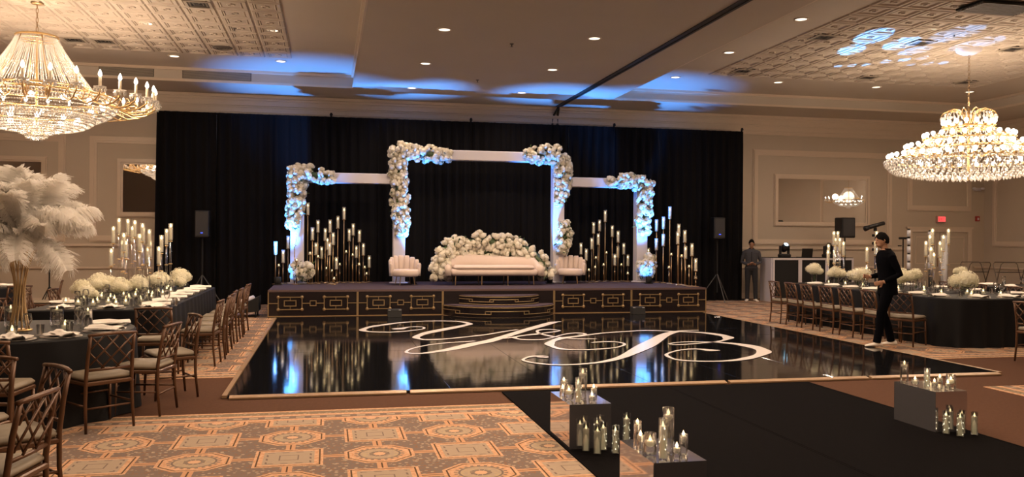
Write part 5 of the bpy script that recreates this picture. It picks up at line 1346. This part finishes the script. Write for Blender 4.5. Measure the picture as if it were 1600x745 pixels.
MB().add([(-.17, -.12, .016), (.17, -.12, .016), (.17, -.15, .24), (-.17, -.15, .24), (-.17, -.11, .016), (.17, -.11, .016), (.17, -.14, .24), (-.17, -.14, .24)], [(0, 1, 2, 3), (7, 6, 5, 4), (0, 4, 5, 1), (1, 5, 6, 2), (2, 6, 7, 3), (3, 7, 4, 0)]).build('screen', M_black, t)
speaker_on_stand(13.45, 20.35, 1.72, 2.26, .40, 'tall black loudspeaker on a pole behind the DJ booth below the mirror', False)
def light_stand(x, y, h, label, head):
    t = thing('tripod_stand', label, 'tripod', (x, y, .0065))
    MB().tube([(0, 0, .1), (0, 0, h)], .016, 8).build('pole', M_matte, t)
    for k in range(3): a = k * 2 * PI / 3 + .4; MB().tube([(0, 0, .55), (.4 * math.cos(a), .4 * math.sin(a), .012)], .011, 6).build('tripod_leg', M_matte, t)
    if head == 'cam':
        MB().tube([(-.22, 0, h + .0), (.25, 0, h + .12)], [.055, .05], 10).build('camera_body', M_black, t, True)
        MB().tube([(-.2, 0, h), (-.3, 0, h - .03)], [.06, .07], 12).build('lens_hood', M_black, t, True)
        MB().bbox((0, 0, h - .04), (.06, .08, .1), .01).build('mount', M_black, t)
        for z in (.72, .8, .9): MB().bbox((-.03, 0, h * z), (.1, .06, .07), .01).build('clamp', M_matte, t)
    elif head == 'bar':
        MB().bbox((.03, 0, h), (.3, .08, .06), .012).build('light_bar', M_black, t); MB().bbox((-.1, 0, h - .2), (.1, .05, .03), .008).build('handle', M_matte, t)
    elif head == 'plain':
        MB().tube([(0, 0, .32), (0, 0, .42)], .03, 8).build('collar', M_matte, t)
light_stand(13.62, 19.3, 1.98, 'black tripod with a tilted video camera above the flowers', 'cam')
light_stand(15.1, 20.2, 1.72, 'black light stand with a short bar before the double doors', 'bar')
light_stand(-5.85, 20.0, 1.32, 'plain black light stand behind the feather centrepiece', 'plain')
def tube_light(x, y, z0, z1, r, label):
    t = thing('tube_light', label, 'light', (x, y, .0065))
    n = 5
    for k in range(n):
        a, c_ = z0 + (z1 - z0) * k / n, z0 + (z1 - z0) * (k + .8) / n
        MB().tube([(0, 0, a), (0, 0, c_)], r, 10).build('white_segment', M_tubelight, t, True)
    MB().tube([(0, 0, .03), (0, 0, z1)], r * .7, 8).build('pole', M_black, t, True); MB().lathe([(.16, 0), (.16, .02), (.03, .03)], 16).build('base', M_black, t)
tube_light(15.16, 20.05, .9, 1.98, .05, 'segmented white tube light standing left of the doors')
tube_light(16.1, 20.4, .9, 1.95, .07, 'segmented white tube light standing before the left door leaf')
t = thing('white_post', 'plain white round post standing before the double doors', 'post', (16.45, 20.3, .0065))
MB().tube([(0, 0, .02), (0, 0, 1.8)], .085, 16).build('shaft', M_tubelight, t, True); MB().lathe([(.2, 0), (.2, .02), (.09, .03)], 18).build('foot', M_tubelight, t)
def tray_stand(x, y, rz, label):
    t = thing('tray_stand', label, 'stand', (x, y, .0065), rz)
    for sy in (-1, 1):
        P = [(-.36, sy * .2, 0), (-.36, -sy * .16, 1.02), (-.3, -sy * .18, 1.08), (.3, -sy * .18, 1.08), (.36, -sy * .16, 1.02), (.36, sy * .2, 0)]
        MB().tube(P, .013, 7).build('tube_frame', pmat('dull_metal', (.22, .19, .16), .4, .8), t, True)
    for z in (.8,): MB().b2(-.36, .36, -.1, .1, z, z + .012).build('strap', M_matte, t)
tray_stand(17.45, 20.3, .1, 'folding metal tray stand left of the corner by the doors')
tray_stand(18.35, 20.1, -.1, 'folding metal tray stand right in the corner')

# ================================================================== PEOPLE
def fused(parts, name, voxel=.0085, smooth=2):
    """parts: MB of overlapping closed solids, fused into one continuous skin"""
    me = parts.mesh(name + '_raw', M_skin); o = bpy.data.objects.new(name + '_raw', me); C.objects.link(o)
    r = o.modifiers.new('r', 'REMESH'); r.mode = 'VOXEL'; r.voxel_size = voxel; r.use_smooth_shade = True
    s_ = o.modifiers.new('s', 'SMOOTH'); s_.factor = .5; s_.iterations = smooth
    dg = bpy.context.evaluated_depsgraph_get(); out = bpy.data.meshes.new_from_object(o.evaluated_get(dg)); out.name = name
    bpy.data.objects.remove(o); return out
def ell(c, rx, ry, z, n=20, p=2.3):
    out = []
    for k in range(n):
        a = 2 * PI * k / n; ca, sa = math.cos(a), math.sin(a)
        out.append((c[0] + rx * math.copysign(abs(ca) ** (2 / p), ca), c[1] + ry * math.copysign(abs(sa) ** (2 / p), sa), z))
    return out
def hand(b_, w, d, palm_n, side, curl=.6, s=1.0):
    """w wrist, d pointing along the hand, palm_n palm normal; five fingers of unequal length, thumb off the side"""
    w, d, pn = Vector(w), Vector(d).normalized(), Vector(palm_n).normalized(); sd = d.cross(pn).normalized() * side
    R_ = Matrix((sd, d, pn)).transposed()
    b_.sphere(w + d * .05 * s, (.04 * s, .05 * s, .016 * s), 10, 8, rot=R_)
    for k, (o, L) in enumerate(((-.028, .058), (-.010, .072), (.010, .076), (.028, .068))):
        p0 = w + d * .085 * s + sd * o * s; p1 = p0 + (d * math.cos(curl * .5) + pn * math.sin(curl * .5)) * L * .5 * s; p2 = p1 + (d * math.cos(curl * 1.6) + pn * math.sin(curl * 1.6)) * L * .5 * s
        b_.tube([p0 - d * .02, p0, p1, p2], [.010, .0098, .0092, .0078], 7)
    q0 = w + d * .03 * s + sd * .03 * s; q1 = q0 + (sd * .8 + d * .6) * .04 * s; q2 = q1 + (d * .9 + pn * .4) * .03 * s
    b_.tube([q0, q1, q2], [.013, .011, .0085], 7)
def body(b_, H, lean, feet, knees, elbows, wrists, head_fwd, coat=False):
    k = H / 1.74; V = lambda x, y, z: (x * k, y * k, z * k)
    T = [(.155, .10, .86, 0), (.172, .115, .93, 0), (.160, .105, 1.04, .15), (.165, .11, 1.16, .4), (.185, .12, 1.28, .7), (.195, .115, 1.37, .85), (.165, .095, 1.435, .95), (.085, .07, 1.475, 1.0)]
    if coat: T = [(.188, .135, .79, 0)] + [(a * 1.07, b * 1.10, c, d) for a, b, c, d in T[1:]]
    b_.loft([ell((0, lean * f * k), rx * k, ry * k, z * k) for rx, ry, z, f in T])
    hip = [(-.085, 0, .92), (.085, 0, .92)]
    for h_, kn, ft in zip(hip, knees, feet):
        mid = [(h_[i] * .5 + kn[i] * .5) for i in range(3)]
        b_.tube([V(h_[0], h_[1], h_[2] + .03), V(*mid), V(*kn), V((kn[0] + ft[0]) / 2, (kn[1] + ft[1]) / 2 + .015, (kn[2] + ft[2] + .08) / 2), V(ft[0], ft[1], ft[2] + .06)], [.098 * k, .085 * k, .066 * k, .062 * k, .058 * k], 14)
    for sx, el_, wr in zip((-1, 1), elbows, wrists):
        b_.tube([V(sx * .12, lean * .9, 1.395), V(sx * .195, lean * .85, 1.37), V((sx * .2 + el_[0]) / 2, (lean * .8 + el_[1]) / 2, (1.36 + el_[2]) / 2), V(*el_), V((el_[0] + wr[0]) / 2, (el_[1] + wr[1]) / 2, (el_[2] + wr[2]) / 2), V(*wr)], [.06 * k, .062 * k, .054 * k, .047 * k, .043 * k, .032 * k], 12)
    hy = lean - head_fwd
    b_.tube([V(0, lean * .95, 1.44), V(0, lean - head_fwd * .45, 1.50), V(0, hy + .01, 1.56)], [.062 * k, .054 * k, .054 * k], 12)
    tilt = Matrix.Rotation(head_fwd * 3.2, 3, 'X')
    hc = Vector(V(0, hy - .012, 1.625))
    b_.sphere(hc, (.073 * k, .092 * k, .108 * k), 18, 14, rot=tilt)
    def F(x, y, z): return hc + tilt @ Vector((x * k, y * k, z * k))
    b_.sphere(F(0, -.045, -.06), (.048 * k, .045 * k, .05 * k), 12, 10)          # jaw and chin
    b_.tube([F(0, -.082, .02), F(0, -.098, -.012), F(0, -.104, -.028), F(0, -.086, -.036)], [.009, .011, .015, .010], 8)   # nose
    for sx in (-1, 1):
        b_.sphere(F(sx * .074, .008, -.005), (.010, .02, .03), 8, 6)             # ear
        b_.tube([F(sx * .012, -.086, .028), F(sx * .045, -.078, .026)], [.008, .007], 6)   # brow
    b_.tube([F(-.022, -.086, -.062), F(0, -.093, -.06), F(.022, -.086, -.062)], [.006, .009, .006], 6)   # lips
    return hc, tilt, k
def hair(t, hc, tilt, k, back=.0):
    b_ = MB(); random.seed(2); n, m_ = 22, 12; vs, fs = [], []
    for i in range(m_ + 1):
        th = PI * .60 * i / m_
        for j in range(n):
            a = 2 * PI * j / n; fr = max(0, -math.sin(a)); lim = 1 - .36 * fr + .16 * max(0, math.sin(a)) + .05 * math.sin(a * 5)
            w = th * lim; q = Vector((.081 * math.sin(w) * math.cos(a), .102 * math.sin(w) * math.sin(a) + .006, .119 * math.cos(w) + .004 + .010 * fr * math.sin(w))) * k
            q *= 1.01 + jit(.035); q = hc + tilt @ q; vs.append(tuple(q))
    for i in range(m_):
        for j in range(n): fs.append((i * n + j, (i + 1) * n + j, (i + 1) * n + (j + 1) % n, i * n + (j + 1) % n))
    b_.add(vs, fs).build('hair', M_hair, t, True)
def shoe(t, p, yaw=0.0, m=None):
    b_ = MB(); rings = []
    for (y, w, h) in ((.085, .028, .05), (.075, .036, .075), (.02, .038, .085), (-.05, .043, .06), (-.12, .044, .045), (-.165, .034, .032), (-.185, .015, .02)):
        rings.append([(math.cos(2 * PI * q / 12) * w, y, max(.004, h / 2 + math.sin(2 * PI * q / 12) * h / 2)) for q in range(12)])
    b_.loft(rings).build('shoe', m or M_shoe, t, True, loc=p, rz=yaw)
def person(label, loc, rz, pose, mats, H=1.74, coat=False):
    t = thing('person', label, 'person', loc, rz); b_ = MB()
    hc, tilt, k = body(b_, H, pose['lean'], pose['feet'], pose['knees'], pose['elbows'], pose['wrists'], pose['head'], coat)
    for sx, wr, hd in zip((-1, 1), pose['wrists'], pose['hands']): hand(b_, [q * k for q in wr], hd[0], hd[1], sx if len(hd) < 4 else -sx, hd[2], k)
    me = fused(b_, 'body'); me.materials.clear()
    for m_ in (M_skin,) + mats: me.materials.append(m_)
    wr = [Vector(q) * k for q in pose['wrists']]; el_ = [Vector(q) * k for q in pose['elbows']]; idx = []
    for p in me.polygons:
        c_ = p.center; i = 1
        if c_.z < (.80 if coat else .93) * k: i = 2
        if c_.z > 1.475 * k: i = 0
        for w_, e_, hd in zip(wr, el_, pose['hands']):
            d = (w_ - e_).normalized(); q = (c_ - w_); s_ = q.dot(d)
            if q.length < .2 and (s_ > -.012) and (q - d * s_).length < .10: i = 0
            elif (c_ - e_).length < .32 and c_.z > .8 and i == 2 and abs(c_.x) > .15: i = 1
        idx.append(i)
    me.polygons.foreach_set('material_index', idx); me.polygons.foreach_set('use_smooth', [True] * len(idx)); me.update()
    put('body', me, t)
    hair(t, hc, tilt, k)
    for f, yw in zip(pose['feet'], pose['yaw']): shoe(t, (f[0] * k, f[1] * k, f[2]), yw)
    # eyes
    for sx in (-1, 1):
        MB().sphere(hc + tilt @ Vector((sx * .030 * k, -.079 * k, .010 * k)), .009, 8, 6).build('eye', pmat('eye_dark', (.03, .02, .02), .2), t, True)
    return t
# figures face -Y in their own space
pL = person('man in grey denim jacket standing by the drapes looking down at a phone', (11.16, 21.14, .0065), math.radians(-25),
       dict(lean=.0, feet=[(-.11, .0, 0), (.12, -.06, 0)], knees=[(-.10, -.01, .49), (.11, -.05, .49)], elbows=[(-.255, .02, 1.10), (.255, .02, 1.10)], wrists=[(-.09, -.20, 1.03), (.09, -.20, 1.04)],
            head=.07, hands=[((.55, -.75, .25), (0, .3, 1), .7), ((-.55, -.75, .25), (0, .3, 1), .7)], yaw=[-.2, .25]), (M_denim, M_pants), 1.66)
t = thing('mobile_phone', 'dark phone held by the man in the grey denim jacket', 'phone', (11.05, 20.90, 1.012), math.radians(-25))
MB().bbox((0, 0, 0), (.072, .14, .009), .003).build('case', M_black, t)
pR = person('man in a dark suit and pale shoes walking left past the right table', (8.42, 11.62, .037), math.radians(-102),
       dict(lean=-.03, feet=[(-.09, .10, 0), (.09, -.20, 0)], knees=[(-.09, -.03, .50), (.09, -.14, .50)], elbows=[(-.24, .06, 1.10), (.25, .08, 1.11)], wrists=[(-.20, -.19, 1.05), (.23, -.16, .99)],
            head=.05, hands=[((.15, -.9, .1), (.9, .1, .2), .8), ((-.1, -.85, -.2), (-.9, .1, .1), .8)], yaw=[-.08, .08]), (M_suit, M_suit), 1.74, True)
MB().loft([ell((0, -.005), .082, .072, 1.445), ell((0, -.018), .076, .066, 1.485), ell((0, -.022), .070, .060, 1.50)]).build('jacket_collar', M_suit, pR, True)
MB().loft([ell((0, .0), .082, .070, 1.378), ell((0, -.012), .074, .064, 1.42), ell((0, -.018), .066, .056, 1.432)]).build('jacket_collar', M_denim, pL, True)
MB().b2(-.012, .012, -.117, -.10, .95, 1.33).build('jacket_placket', M_pants, pL)
